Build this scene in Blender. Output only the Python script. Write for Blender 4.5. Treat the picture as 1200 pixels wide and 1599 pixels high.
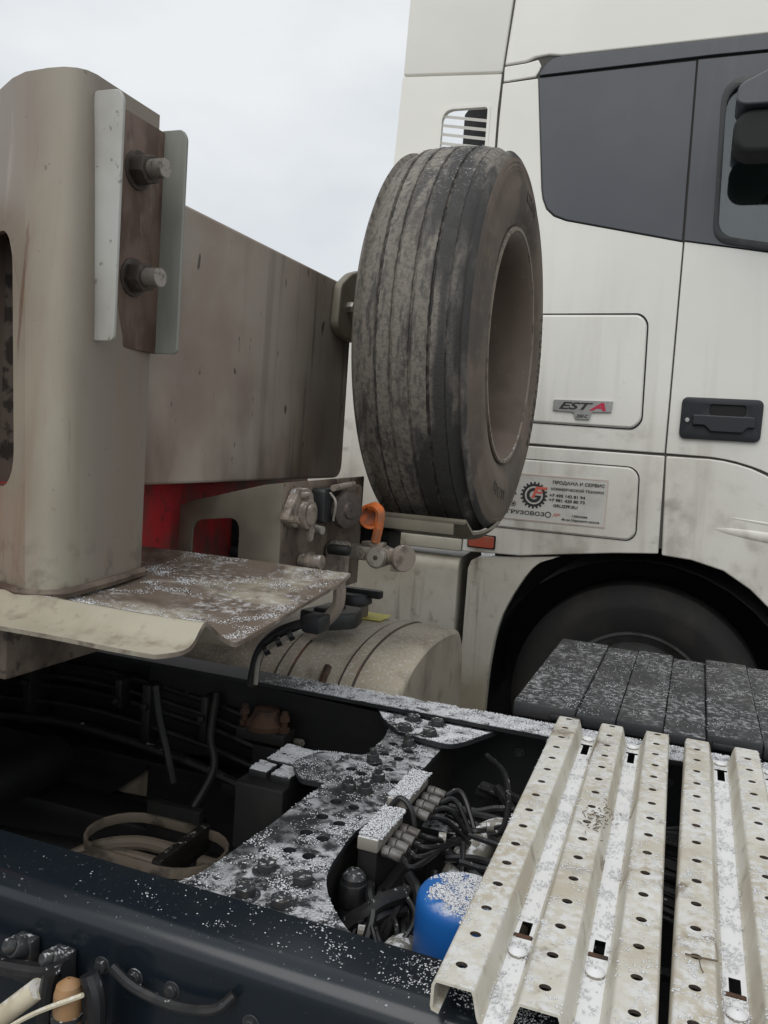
import bpy, bmesh, math, random
import numpy as np
from mathutils import Vector, Matrix, noise
from mathutils.geometry import tessellate_polygon
rad = math.radians
random.seed(7); RNG = np.random.default_rng(7)
for o in list(bpy.data.objects): bpy.data.objects.remove(o)
scene = bpy.context.scene
COL = scene.collection

# ------------------------------------------------------------------ camera
F, CZ, YAW, ROLL, PITCH = 1300.0, 1.58, rad(20.5), rad(4.0), rad(4.825)
fwd = Vector((-math.sin(YAW)*math.cos(PITCH), math.cos(YAW)*math.cos(PITCH), -math.sin(PITCH)))
r0 = Vector((math.cos(YAW), math.sin(YAW), 0)); u0 = r0.cross(fwd)
rt = math.cos(ROLL)*r0 + math.sin(ROLL)*u0; up = rt.cross(fwd)
cam_d = bpy.data.cameras.new('camera'); cam = bpy.data.objects.new('camera', cam_d); COL.objects.link(cam)
M3 = Matrix((rt, up, -fwd)).transposed()
cam.matrix_world = Matrix.Translation((0, 0, CZ)) @ M3.to_4x4()
cam_d.sensor_fit = 'VERTICAL'; cam_d.sensor_height = 36.0; cam_d.lens = F/1599*36
cam_d.clip_start = 0.05; cam_d.clip_end = 2000
scene.camera = cam

# ------------------------------------------------------------------ world: overcast sky
SUN_EL, SUN_AZ = rad(50), rad(186)          # soft light from behind the camera
w = bpy.data.worlds.new('World'); scene.world = w; w.use_nodes = True
nt = w.node_tree; nt.nodes.clear()
N = nt.nodes.new; L = nt.links.new
out = N('ShaderNodeOutputWorld'); bg = N('ShaderNodeBackground'); L(bg.outputs[0], out.inputs[0])
sky = N('ShaderNodeTexSky'); sky.sky_type = 'NISHITA'; sky.sun_disc = False
sky.sun_elevation = SUN_EL; sky.sun_rotation = SUN_AZ
tc = N('ShaderNodeTexCoord'); mp = N('ShaderNodeMapping'); mp.inputs['Scale'].default_value = (1.6, 1.6, 3.4)
L(tc.outputs['Generated'], mp.inputs[0])
nz = N('ShaderNodeTexNoise'); nz.inputs['Scale'].default_value = 1.7; nz.inputs['Detail'].default_value = 5; nz.inputs['Roughness'].default_value = .5
L(mp.outputs[0], nz.inputs['Vector'])
cr = N('ShaderNodeValToRGB'); cr.color_ramp.elements[0].position = .36; cr.color_ramp.elements[1].position = .64
cr.color_ramp.elements[0].color = (6.2, 6.5, 6.75, 1); cr.color_ramp.elements[1].color = (7.6, 7.8, 7.95, 1)
L(nz.outputs['Fac'], cr.inputs[0])
mx = N('ShaderNodeMix'); mx.data_type = 'RGBA'; mx.inputs['Factor'].default_value = .93
L(sky.outputs[0], mx.inputs['A']); L(cr.outputs[0], mx.inputs['B']); L(mx.outputs['Result'], bg.inputs['Color'])
bg.inputs['Strength'].default_value = .1
sun_d = bpy.data.lights.new('sun', 'SUN'); sun = bpy.data.objects.new('sun', sun_d); COL.objects.link(sun)
sun_d.energy = 1.15; sun_d.angle = rad(50); sun_d.color = (1, .98, .95)
sd = Vector((math.sin(SUN_AZ)*math.cos(SUN_EL), math.cos(SUN_AZ)*math.cos(SUN_EL), math.sin(SUN_EL)))
sun.rotation_euler = sd.to_track_quat('Z', 'Y').to_euler()
vs = scene.view_settings; vs.view_transform = 'Standard'; vs.look = 'None'; vs.gamma = 1; vs.exposure = 0.22; vs.use_curve_mapping = False

# ------------------------------------------------------------------ materials
def mat(name, col, rough=.5, metal=0, coat=0, layers=(), snow=None, bump=None, spec=.5):
    """layers: dicts col, scale, st(retch xyz), lo, hi, fac, det, z=(full,none)   snow: dict lo, hi, scale, all"""
    m = bpy.data.materials.new(name); m.use_nodes = True
    t = m.node_tree; p = t.nodes['Principled BSDF']; n = t.nodes.new; l = t.links.new
    p.inputs['Roughness'].default_value = rough; p.inputs['Metallic'].default_value = metal
    p.inputs['Coat Weight'].default_value = coat; p.inputs['Coat Roughness'].default_value = .25
    p.inputs['Specular IOR Level'].default_value = spec
    geo = n('ShaderNodeNewGeometry')
    def noise_fac(d):
        mpn = n('ShaderNodeMapping'); mpn.inputs['Scale'].default_value = d.get('st', (1, 1, 1)); mpn.inputs['Location'].default_value = d.get('off', (0, 0, 0))
        l(geo.outputs['Position'], mpn.inputs[0])
        nn = n('ShaderNodeTexNoise'); nn.inputs['Scale'].default_value = d['scale']; nn.inputs['Detail'].default_value = d.get('det', 4); nn.inputs['Roughness'].default_value = d.get('nr', .55)
        l(mpn.outputs[0], nn.inputs['Vector'])
        r = n('ShaderNodeMapRange'); r.inputs['From Min'].default_value = d['lo']; r.inputs['From Max'].default_value = d['hi']; r.interpolation_type = 'SMOOTHSTEP'
        l(nn.outputs['Fac'], r.inputs['Value'])
        return r.outputs[0]
    def mul(a, b):
        k = n('ShaderNodeMath'); k.operation = 'MULTIPLY'; l(a, k.inputs[0])
        if isinstance(b, (int, float)): k.inputs[1].default_value = b
        else: l(b, k.inputs[1])
        return k.outputs[0]
    rgb = n('ShaderNodeRGB'); rgb.outputs[0].default_value = (*col, 1); cur = rgb.outputs[0]
    def mixc(cur, f, c):
        k = n('ShaderNodeMix'); k.data_type = 'RGBA'; l(f, k.inputs['Factor']); l(cur, k.inputs['A']); k.inputs['B'].default_value = (*c, 1)
        return k.outputs['Result']
    for d in layers:
        f = noise_fac(d)
        if 'z' in d:
            sx = n('ShaderNodeSeparateXYZ'); l(geo.outputs['Position'], sx.inputs[0])
            r = n('ShaderNodeMapRange'); r.inputs['From Min'].default_value = d['z'][1]; r.inputs['From Max'].default_value = d['z'][0]
            l(sx.outputs[d.get('axis', 2)], r.inputs['Value']); f = mul(f, r.outputs[0])
        f = mul(f, d.get('fac', 1)); cur = mixc(cur, f, d['col'])
    sm = None
    if snow:
        sx = n('ShaderNodeSeparateXYZ'); l(geo.outputs['Normal'], sx.inputs[0])
        r = n('ShaderNodeMapRange'); r.inputs['From Min'].default_value = .45; r.inputs['From Max'].default_value = .8; l(sx.outputs[2], r.inputs['Value'])
        f = noise_fac(dict(scale=snow.get('scale', 90), lo=snow['lo'], hi=snow['hi'], det=5, nr=.65))
        if 'patch' in snow: f = mul(f, noise_fac(dict(scale=snow['patch'][0], lo=snow['patch'][1], hi=snow['patch'][2], det=2)))
        if 'x' in snow:
            s2 = n('ShaderNodeSeparateXYZ'); l(geo.outputs['Position'], s2.inputs[0])
            r2 = n('ShaderNodeMapRange'); r2.inputs['From Min'].default_value = snow['x'][0]; r2.inputs['From Max'].default_value = snow['x'][1]
            l(s2.outputs[0], r2.inputs['Value']); f = mul(f, r2.outputs[0])
        sm = mul(mul(f, r.outputs[0]), snow.get('fac', 1)); cur = mixc(cur, sm, snow.get('col', (.80, .81, .83)))
        rr = n('ShaderNodeMapRange'); rr.inputs['To Min'].default_value = rough; rr.inputs['To Max'].default_value = .8
        l(sm, rr.inputs['Value']); l(rr.outputs[0], p.inputs['Roughness'])
    l(cur, p.inputs['Base Color'])
    if bump or sm:
        b = n('ShaderNodeBump'); b.inputs['Distance'].default_value = .004
        if bump:
            nn = n('ShaderNodeTexNoise'); nn.inputs['Scale'].default_value = bump[0]; nn.inputs['Detail'].default_value = 4; l(geo.outputs['Position'], nn.inputs['Vector'])
            b.inputs['Strength'].default_value = bump[1]; h = nn.outputs['Fac']
            if sm:
                a = n('ShaderNodeMath'); l(h, a.inputs[0]); l(sm, a.inputs[1]); h = a.outputs[0]
        else: b.inputs['Strength'].default_value = .5; h = sm
        l(h, b.inputs['Height']); l(b.outputs[0], p.inputs['Normal'])
    return m

DUST = (.20, .17, .135)
MUD = (.10, .075, .055)
m_white = mat('white_paint', (.82, .81, .75), .36, coat=.12, layers=[
    dict(col=(.40, .355, .27), scale=2.2, st=(1, 1, .5), lo=.22, hi=.68, fac=.85, z=(1.05, 1.85)),
    dict(col=(.27, .235, .175), scale=9, st=(1, 1, .8), lo=.47, hi=.72, fac=.75, z=(1.15, 1.72)),
    dict(col=(.22, .19, .15), scale=5, st=(1, 1, 1.6), lo=.56, hi=.72, fac=.6, z=(1.60, 1.78)),
    dict(col=(.33, .29, .24), scale=14, st=(1, 1, .06), lo=.52, hi=.78, fac=.5, z=(1.0, 2.6)),
    dict(col=(.12, .10, .08), scale=120, lo=.68, hi=.72, fac=.6, z=(.9, 2.6)), dict(col=(.45, .42, .36), scale=3.5, st=(1, 1, .25), lo=.5, hi=.75, fac=.35, z=(1.2, 3.2)),
    dict(col=(.25, .22, .18), scale=60, lo=.66, hi=.72, fac=.5, z=(1.0, 2.2)),
    dict(col=(.55, .54, .50), scale=1.3, lo=.4, hi=.7, fac=.25)], bump=(1.5, .06))
m_roofpaint = m_white
m_skirt = mat('dirty_white_skirt', (.58, .555, .475), .45, layers=[
    dict(col=(.30, .255, .18), scale=2.0, lo=.34, hi=.7, fac=.9), dict(col=(.2, .17, .13), scale=22, lo=.55, hi=.75, fac=.5),
    dict(col=(.13, .10, .075), scale=16, st=(1, 1, .07), lo=.6, hi=.75, fac=.6)])
m_slate = mat('slate_plastic', (.050, .056, .068), .42, coat=.25, layers=[dict(col=(.075, .08, .09), scale=3, lo=.35, hi=.7, fac=.5), dict(col=(.09, .09, .09), scale=10, st=(1, 1, .05), lo=.58, hi=.8, fac=.35)], bump=(420, .03))
m_black = mat('black_plastic', (.016, .017, .019), .45, layers=[dict(col=(.06, .056, .05), scale=18, lo=.5, hi=.75, fac=.5)])
m_handle = mat('handle_plastic', (.012, .014, .018), .45, layers=[dict(col=(.025, .026, .028), scale=25, lo=.5, hi=.75, fac=.4)])
m_dark = mat('dark_cavity', (.008, .008, .009), .8)
m_seam = mat('seam_backing', (.075, .072, .065), .8)  # even dark tone of the shell behind the shut lines
m_rail = mat('rail_paint', (.009, .014, .0195), .20, layers=[dict(col=(.022, .025, .027), scale=7, lo=.5, hi=.75, fac=.45),
    dict(col=(.05, .048, .045), scale=160, lo=.66, hi=.72, fac=.5)], snow=dict(lo=.64, hi=.69, scale=150, fac=.7, x=(-1.0, -.15)), spec=.5)
m_rail2 = mat('rail_paint_snowy', (.009, .010, .011), .5, layers=[dict(col=(.03, .027, .024), scale=9, lo=.5, hi=.75, fac=.5)],
    snow=dict(lo=.36, hi=.62, scale=70, fac=.85, x=(-.95, -.65)))
m_cross = mat('crossmember_paint', (.022, .024, .026), .5, layers=[dict(col=(.05, .05, .048), scale=12, lo=.5, hi=.75, fac=.5)],
    snow=dict(lo=.40, hi=.60, scale=50, fac=.75, patch=(8, .32, .56), col=(.66, .67, .69)), bump=(200, .2))
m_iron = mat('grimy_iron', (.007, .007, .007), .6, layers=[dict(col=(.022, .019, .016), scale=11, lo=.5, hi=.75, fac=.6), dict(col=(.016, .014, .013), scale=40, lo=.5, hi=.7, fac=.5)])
m_grimy = mat('greasy_casting', (.018, .016, .014), .6, layers=[dict(col=(.045, .038, .03), scale=12, lo=.48, hi=.75, fac=.7)], snow=dict(lo=.56, hi=.64, scale=60, fac=.5), bump=(60, .3))
m_tan = mat('tan_dusty_metal', (.13, .108, .082), .65, layers=[dict(col=(.08, .065, .05), scale=25, lo=.5, hi=.7, fac=.7)])
m_rust = mat('rusty_steel', (.09, .045, .026), .8, layers=[dict(col=(.03, .022, .017), scale=30, lo=.45, hi=.65, fac=.8)], bump=(120, .4))
m_bolt = mat('dark_bolt', (.030, .032, .034), .5, layers=[dict(col=(.07, .06, .05), scale=60, lo=.5, hi=.7, fac=.6)], snow=dict(lo=.54, hi=.62, scale=120, fac=.7))
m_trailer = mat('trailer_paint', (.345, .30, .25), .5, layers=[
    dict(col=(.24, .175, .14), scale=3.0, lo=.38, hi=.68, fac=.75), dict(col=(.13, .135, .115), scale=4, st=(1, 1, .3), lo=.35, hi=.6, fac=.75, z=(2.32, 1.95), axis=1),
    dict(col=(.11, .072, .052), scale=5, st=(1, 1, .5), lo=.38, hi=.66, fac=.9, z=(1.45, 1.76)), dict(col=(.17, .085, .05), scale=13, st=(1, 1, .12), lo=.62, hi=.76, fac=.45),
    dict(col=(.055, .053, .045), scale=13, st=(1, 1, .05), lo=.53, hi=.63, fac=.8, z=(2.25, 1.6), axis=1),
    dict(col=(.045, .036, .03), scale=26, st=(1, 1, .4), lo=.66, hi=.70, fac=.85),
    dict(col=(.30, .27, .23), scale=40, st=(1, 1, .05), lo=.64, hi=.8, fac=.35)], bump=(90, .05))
m_post = mat('post_paint', (.315, .287, .222), .5, layers=[
    dict(col=(.215, .172, .135), scale=2.6, st=(1, 1, .5), lo=.38, hi=.64, fac=.85),
    dict(col=(.212, .180, .148), scale=3.5, st=(1, 1, .25), lo=.1, hi=.55, fac=.85, z=(1.17, 1.085), axis=1),  # brown dirt that also paints the less lit forward side darker
    dict(col=(.235, .165, .11), scale=18, st=(1, 1, .03), lo=.5, hi=.75, fac=.55), dict(col=(.13, .065, .038), scale=36, st=(1, 1, .05), lo=.64, hi=.72, fac=.7),
    dict(col=(.36, .33, .27), scale=24, st=(1, 1, .12), lo=.6, hi=.8, fac=.4),
    dict(col=(.09, .07, .055), scale=26, lo=.5, hi=.7, fac=.8, z=(1.28, 1.40)),
    dict(col=(.10, .085, .07), scale=70, lo=.69, hi=.73, fac=.6)], bump=(240, .06))
m_postin = mat('post_inside', (.13, .105, .085), .7, layers=[dict(col=(.025, .02, .017), scale=22, lo=.48, hi=.56, fac=.9)])
m_bracket = mat('bracket_steel', (.43, .43, .40), .45, layers=[dict(col=(.27, .25, .21), scale=5, lo=.4, hi=.75, fac=.7), dict(col=(.12, .1, .08), scale=60, lo=.64, hi=.7, fac=.6)])
m_bracketweb = mat('bracket_web_dirt', (.15, .098, .075), .65, layers=[dict(col=(.075, .042, .03), scale=18, st=(1, 1, .45), lo=.45, hi=.62, fac=.85), dict(col=(.22, .18, .15), scale=40, st=(1, 1, .3), lo=.6, hi=.7, fac=.5)])
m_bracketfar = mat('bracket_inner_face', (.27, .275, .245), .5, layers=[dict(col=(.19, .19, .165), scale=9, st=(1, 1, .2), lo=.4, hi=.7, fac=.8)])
m_zinc = mat('zinc_thread', (.33, .30, .27), .45, metal=.5, layers=[dict(col=(.12, .09, .07), scale=70, lo=.5, hi=.7, fac=.8)])
m_nut = mat('dirty_nut', (.055, .042, .034), .6, layers=[dict(col=(.13, .1, .08), scale=70, lo=.5, hi=.7, fac=.6)])
m_plate = mat('coupling_plate_dirt', (.36, .325, .255), .6, layers=[
    dict(col=(.125, .092, .070), scale=5, lo=.40, hi=.58, fac=.92), dict(col=(.07, .05, .04), scale=22, lo=.5, hi=.68, fac=.7)],
    snow=dict(lo=.46, hi=.66, scale=60, fac=.6, patch=(8, .36, .62), col=(.68, .68, .69)), bump=(70, .35))
m_lip = mat('coupling_plate_paint', (.40, .37, .285), .5, layers=[dict(col=(.14, .105, .078), scale=14, lo=.54, hi=.70, fac=.7), dict(col=(.30, .27, .2), scale=6, lo=.4, hi=.7, fac=.7), dict(col=(.2, .165, .12), scale=50, lo=.6, hi=.7, fac=.4)])
m_red = mat('red_frame_paint', (.60, .036, .045), .5, layers=[dict(col=(.15, .085, .068), scale=5, st=(1, 1, .5), lo=.42, hi=.56, fac=.9), dict(col=(.05, .035, .03), scale=30, lo=.55, hi=.7, fac=.5)])
m_panel = mat('connector_panel_dirt', (.165, .13, .098), .65, layers=[dict(col=(.07, .048, .036), scale=9, lo=.42, hi=.62, fac=.9), dict(col=(.03, .023, .02), scale=34, lo=.58, hi=.66, fac=.7)])
m_wing = mat('connector_wing', (.205, .185, .14), .6, layers=[dict(col=(.13, .11, .085), scale=6, lo=.4, hi=.7, fac=.8)])
m_dusty = mat('dusty_cast_metal', (.24, .20, .16), .7, layers=[dict(col=(.09, .07, .055), scale=28, lo=.48, hi=.66, fac=.85)], snow=dict(lo=.52, hi=.62, scale=120, fac=.6), bump=(120, .3))
m_alu = mat('dull_aluminium', (.34, .31, .27), .5, metal=.3, layers=[dict(col=(.14, .115, .09), scale=30, lo=.5, hi=.68, fac=.8)])
m_orange = mat('orange_plastic', (.62, .155, .035), .5, layers=[dict(col=(.24, .11, .06), scale=26, lo=.40, hi=.60, fac=.8)])
m_tread = mat('tyre_tread', (.185, .166, .140), .75, layers=[
    dict(col=(.25, .228, .19), scale=3, lo=.40, hi=.62, fac=.85, st=(2.2, 1, .6), z=(-.86, -.60), axis=0),
    dict(col=(.085, .079, .072), scale=95, lo=.44, hi=.62, fac=.5),
    dict(col=(.030, .029, .029), scale=4.0, lo=.43, hi=.53, fac=.92, st=(2.4, 1, .42), off=(3.1, .7, 1.3), z=(-.66, -.75), axis=0),
    dict(col=(.045, .043, .041), scale=60, lo=.50, hi=.64, fac=.6, st=(1.3, 1, .4)), dict(col=(.035, .034, .033), scale=9, lo=.52, hi=.62, fac=.7, st=(2.2, 1, .35), off=(.3, 0, 5))],
    snow=dict(lo=.56, hi=.68, scale=120, fac=.45), bump=(160, .4))
m_side = mat('tyre_sidewall_dust', (.155, .118, .092), .8, layers=[dict(col=(.05, .046, .043), scale=5, lo=.5, hi=.62, fac=.6, off=(1, 2, .4)), dict(col=(.10, .078, .064), scale=6, lo=.4, hi=.7, fac=.7), dict(col=(.19, .16, .135), scale=30, st=(1, 1, 1), lo=.55, hi=.75, fac=.4)], bump=(120, .2))
m_groove = mat('tyre_groove', (.040, .037, .034), .85, layers=[dict(col=(.12, .108, .092), scale=45, lo=.47, hi=.60, fac=.8)])
m_letter = mat('tyre_letter', (.045, .036, .03), .8)
m_rim = mat('dusty_rim', (.140, .105, .080), .65, layers=[dict(col=(.07, .047, .034), scale=4, lo=.42, hi=.66, fac=.8), dict(col=(.25, .22, .19), scale=50, lo=.66, hi=.74, fac=.5)])
m_rubber = mat('black_rubber', (.024, .023, .022), .7, layers=[dict(col=(.055, .048, .04), scale=8, lo=.4, hi=.7, fac=.7)], bump=(150, .2))
m_hose = mat('black_hose', (.013, .013, .014), .38, layers=[dict(col=(.04, .037, .034), scale=35, lo=.5, hi=.7, fac=.5)], snow=dict(lo=.62, hi=.68, scale=80, fac=.6))
m_tank = mat('dusty_tank', (.42, .37, .285), .55, layers=[dict(col=(.24, .2, .155), scale=4, lo=.4, hi=.68, fac=.8), dict(col=(.15, .125, .1), scale=20, st=(1, 1, .5), lo=.55, hi=.72, fac=.5)],
    snow=dict(lo=.50, hi=.66, scale=120, fac=.35))
m_strap = mat('tank_strap', (.07, .055, .045), .7, layers=[dict(col=(.16, .07, .035), scale=9, lo=.5, hi=.66, fac=.7)])
m_fender = mat('mudguard_plastic', (.026, .027, .030), .55, layers=[dict(col=(.055, .053, .052), scale=6, lo=.4, hi=.7, fac=.6)], snow=dict(lo=.46, hi=.70, scale=70, fac=.45, patch=(5, .3, .6)), bump=(300, .15))
m_plank = mat('cream_plank', (.60, .575, .50), .5, layers=[
    dict(col=(.43, .375, .28), scale=7, lo=.42, hi=.64, fac=.7), dict(col=(.17, .125, .08), scale=12, lo=.585, hi=.70, fac=.85, st=(1, 1, 1)),
    dict(col=(.34, .29, .22), scale=34, lo=.58, hi=.70, fac=.6), dict(col=(.22, .18, .14), scale=170, lo=.66, hi=.72, fac=.6)],
    snow=dict(lo=.40, hi=.62, scale=75, fac=.75, patch=(9, .30, .56), col=(.70, .71, .715)), bump=(120, .08))
m_valley = mat('plank_valley_snow', (.60, .575, .50), .5, layers=[dict(col=(.3, .25, .2), scale=60, lo=.62, hi=.72, fac=.6)],
    snow=dict(lo=.22, hi=.38, scale=50, fac=.97, col=(.80, .81, .82)), bump=(110, .07))
m_snow = mat('granular_snow', (.70, .71, .73), .75)
m_blue = mat('blue_cap', (.012, .125, .45), .42, layers=[dict(col=(.02, .15, .42), scale=8, lo=.4, hi=.7, fac=.5)],
    snow=dict(lo=.42, hi=.58, scale=75, fac=.85, x=(-.30, -.245)))
m_canister = mat('grey_canister', (.16, .18, .175), .5, layers=[dict(col=(.08, .08, .075), scale=10, lo=.45, hi=.7, fac=.6)])
m_block = mat('pale_valve_block', (.27, .25, .215), .55, layers=[dict(col=(.12, .1, .08), scale=40, lo=.5, hi=.7, fac=.6)], snow=dict(lo=.2, hi=.3, scale=60, fac=.95))
m_pipe = mat('pale_pipe', (.30, .28, .24), .5, layers=[dict(col=(.1, .09, .075), scale=14, lo=.45, hi=.68, fac=.8)], snow=dict(lo=.46, hi=.56, scale=60, fac=.8))
m_cream = mat('cream_tube', (.62, .56, .42), .5, layers=[dict(col=(.35, .28, .18), scale=18, lo=.45, hi=.7, fac=.6)], snow=dict(lo=.45, hi=.52, scale=90, fac=.8))
m_amber = mat('amber_tube', (.33, .19, .09), .45, layers=[dict(col=(.2, .16, .11), scale=20, lo=.45, hi=.65, fac=.8)])
m_yellow = mat('yellow_label', (.62, .56, .10), .5)
m_silver = mat('badge_silver', (.42, .42, .41), .35, metal=.4, layers=[dict(col=(.3, .3, .29), scale=60, lo=.4, hi=.7, fac=.4)])
m_ink = mat('black_print', (.03, .03, .03), .6); m_redink = mat('red_print', (.62, .13, .09), .6); m_badgered = mat('badge_red', (.50, .03, .07), .4)
m_sticker = mat('sticker_film', (.60, .585, .54), .4, layers=[dict(col=(.42, .39, .33), scale=8, lo=.4, hi=.7, fac=.6)])
m_pinkline = mat('sticker_border', (.62, .36, .30), .5)
m_reflector = mat('red_reflector', (.42, .085, .05), .3, layers=[dict(col=(.3, .15, .1), scale=15, lo=.45, hi=.7, fac=.6)])
m_twig = mat('dry_plant', (.13, .095, .06), .8)
m_redwire = mat('red_cable', (.45, .02, .04), .5)
m_interior = mat('cab_interior', (.16, .19, .185), .7)
m_seat = mat('seat_fabric', (.012, .013, .013), .8)
m_ground = mat('yard_ground', (.11, .105, .10), .8, layers=[dict(col=(.055, .052, .05), scale=1.4, lo=.4, hi=.65, fac=.8), dict(col=(.17, .16, .15), scale=40, lo=.5, hi=.7, fac=.5)],
    snow=dict(lo=.50, hi=.60, scale=26, fac=.85, patch=(1.2, .35, .6)), bump=(60, .5))
m_glass = bpy.data.materials.new('door_glass'); m_glass.use_nodes = True
_t = m_glass.node_tree; _t.nodes.clear(); _o = _t.nodes.new('ShaderNodeOutputMaterial'); _m = _t.nodes.new('ShaderNodeMixShader')
_a = _t.nodes.new('ShaderNodeBsdfTransparent'); _a.inputs[0].default_value = (.72, .80, .79, 1); _b = _t.nodes.new('ShaderNodeBsdfGlossy'); _b.inputs['Roughness'].default_value = .03
_m.inputs[0].default_value = .12; _t.links.new(_a.outputs[0], _m.inputs[1]); _t.links.new(_b.outputs[0], _m.inputs[2]); _t.links.new(_m.outputs[0], _o.inputs[0])

# ------------------------------------------------------------------ geometry helpers
def catmull(P, k=8):
    P = [Vector(p) for p in P]
    if len(P) == 2: return P
    Q = [2*P[0]-P[1]] + P + [2*P[-1]-P[-2]]; o = []
    for i in range(1, len(Q)-2):
        for s in range(k):
            t = s/k; a, b, c, d = Q[i-1], Q[i], Q[i+1], Q[i+2]
            o.append(.5*((2*b)+(c-a)*t+(2*a-5*b+4*c-d)*t*t+(3*b-a-3*c+d)*t**3))
    o.append(P[-1]); return o
def ngon(cx, cy, r, n=14, ry=None, ph=0):
    ry = ry or r
    return [(cx+r*math.cos(2*math.pi*i/n+ph), cy+ry*math.sin(2*math.pi*i/n+ph)) for i in range(n)]
def rrect(x0, x1, y0, y1, r, n=5):
    o = []
    for cx, cy, a in ((x1-r, y1-r, 0), (x0+r, y1-r, 90), (x0+r, y0+r, 180), (x1-r, y0+r, 270)):
        for i in range(n+1):
            t = rad(a+90*i/n); o.append((cx+r*math.cos(t), cy+r*math.sin(t)))
    return o
def rcorner(P, R, n=4):
    """round the corners of polygon P; R a number or a list"""
    o = []; k = len(P)
    for i, p in enumerate(P):
        r = R[i] if isinstance(R, (list, tuple)) else R
        p = Vector(p); a = Vector(P[i-1])-p; b = Vector(P[(i+1) % k])-p
        r = min(r, a.length*.49, b.length*.49)
        if r < 1e-6: o.append(tuple(p)); continue
        A = p+a.normalized()*r; B = p+b.normalized()*r
        for j in range(n+1):
            t = j/n; o.append(tuple((1-t)**2*A+2*t*(1-t)*p+t*t*B))
    return o
class G:
    def __init__(s): s.v = []; s.f = []; s.mi = []; s.m = 0
    def add(s, vs, fs):
        b = len(s.v); s.v += [tuple(v) for v in vs]; s.f += [tuple(b+i for i in f) for f in fs]; s.mi += [s.m]*len(fs); return s
    def box(s, x0, x1, y0, y1, z0, z1, M=None):
        vs = [Vector((x, y, z)) for x in (x0, x1) for y in (y0, y1) for z in (z0, z1)]
        if M: vs = [M @ v for v in vs]
        return s.add(vs, [(0, 1, 3, 2), (4, 6, 7, 5), (0, 4, 5, 1), (2, 3, 7, 6), (0, 2, 6, 4), (1, 5, 7, 3)])
    def rings(s, R, close=True, cap0=True, cap1=True):
        n = len(R[0]); vs = [p for r in R for p in r]; fs = []
        for i in range(len(R)-1):
            for j in range(n if close else n-1):
                k = (j+1) % n; fs.append((i*n+j, i*n+k, (i+1)*n+k, (i+1)*n+j))
        if cap0: fs.append(tuple(range(n))[::-1])
        if cap1: fs.append(tuple((len(R)-1)*n+j for j in range(n)))
        return s.add(vs, fs)
    def cyl(s, p0, p1, r0, r1=None, n=16, ph=0):
        p0, p1 = Vector(p0), Vector(p1); r1 = r0 if r1 is None else r1
        q = (p1-p0).to_track_quat('Z', 'Y'); R = []
        for p, r in ((p0, r0), (p1, r1)): R.append([p+q @ Vector((r*math.cos(2*math.pi*i/n+ph), r*math.sin(2*math.pi*i/n+ph), 0)) for i in range(n)])
        return s.rings(R)
    def tube(s, P, r, n=8, k=8):
        C = catmull(P, k); R = []; rs = r if isinstance(r, (list, tuple)) else None
        t0 = (C[1]-C[0]).normalized(); u = t0.orthogonal().normalized()
        for i, p in enumerate(C):
            t = (C[min(i+1, len(C)-1)]-C[max(i-1, 0)]).normalized(); u = (u-t*u.dot(t)).normalized(); w_ = t.cross(u)
            R.append([p+r*(u*math.cos(2*math.pi*j/n)+w_*math.sin(2*math.pi*j/n)) for j in range(n)])
        return s.rings(R)
    def lathe(s, prof, o, ax, n=32, closed=False, wob=None):
        o = Vector(o); q = Vector(ax).to_track_quat('Z', 'Y'); R = []
        for k, (a, r) in enumerate(prof):
            ring = []
            for i in range(n):
                t = 2*math.pi*i/n; da = wob(k, t) if wob else 0
                ring.append(o+q @ Vector((r*math.cos(t), r*math.sin(t), a+da)))
            R.append(ring)
        if closed: R.append(R[0])
        return s.rings(R, cap0=False, cap1=False)
    def plate(s, outer, holes, to3, t):
        loops = [outer]+list(holes)
        loops = [[Vector((p[0], p[1], 0)) for p in lp] for lp in loops]
        tri = tessellate_polygon(loops); flat = [p for lp in loops for p in lp]; n = len(flat)
        vs = [to3(p.x, p.y, 0) for p in flat]+[to3(p.x, p.y, t) for p in flat]
        fs = [tuple(x) for x in tri]+[tuple(n+i for i in reversed(x)) for x in tri]
        b = 0
        for lp in loops:
            m = len(lp)
            for i in range(m): j = (i+1) % m; fs.append((b+i, b+j, n+b+j, n+b+i))
            b += m
        return s.add(vs, fs)
    def prism(s, poly, to3, t):
        n = len(poly); vs = [to3(p[0], p[1], 0) for p in poly]+[to3(p[0], p[1], t) for p in poly]
        fs = [tuple(range(n)), tuple(range(n, 2*n))[::-1]]+[(i, (i+1) % n, n+(i+1) % n, n+i) for i in range(n)]
        return s.add(vs, fs)
    def sheet(s, f, nu, nv, t):
        """f(u,v)->Vector, thickened downward by t"""
        top = [[Vector(f(i/nu, j/nv)) for j in range(nv+1)] for i in range(nu+1)]
        vs = []; nn = (nu+1)*(nv+1)
        for i in range(nu+1):
            for j in range(nv+1): vs.append(top[i][j])
        for i in range(nu+1):
            for j in range(nv+1):
                du = top[min(i+1, nu)][j]-top[max(i-1, 0)][j]; dv = top[i][min(j+1, nv)]-top[i][max(j-1, 0)]
                vs.append(top[i][j]-du.cross(dv).normalized()*t)
        ix = lambda i, j: i*(nv+1)+j
        fs = []
        for i in range(nu):
            for j in range(nv):
                a, b, c, d = ix(i, j), ix(i+1, j), ix(i+1, j+1), ix(i, j+1); fs += [(a, b, c, d), (nn+d, nn+c, nn+b, nn+a)]
        for i in range(nu):
            for j in (0, nv): a, b = ix(i, j), ix(i+1, j); fs.append((a, b, nn+b, nn+a))
        for j in range(nv):
            for i in (0, nu): a, b = ix(i, j), ix(i, j+1); fs.append((a, b, nn+b, nn+a))
        return s.add(vs, fs)
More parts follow.
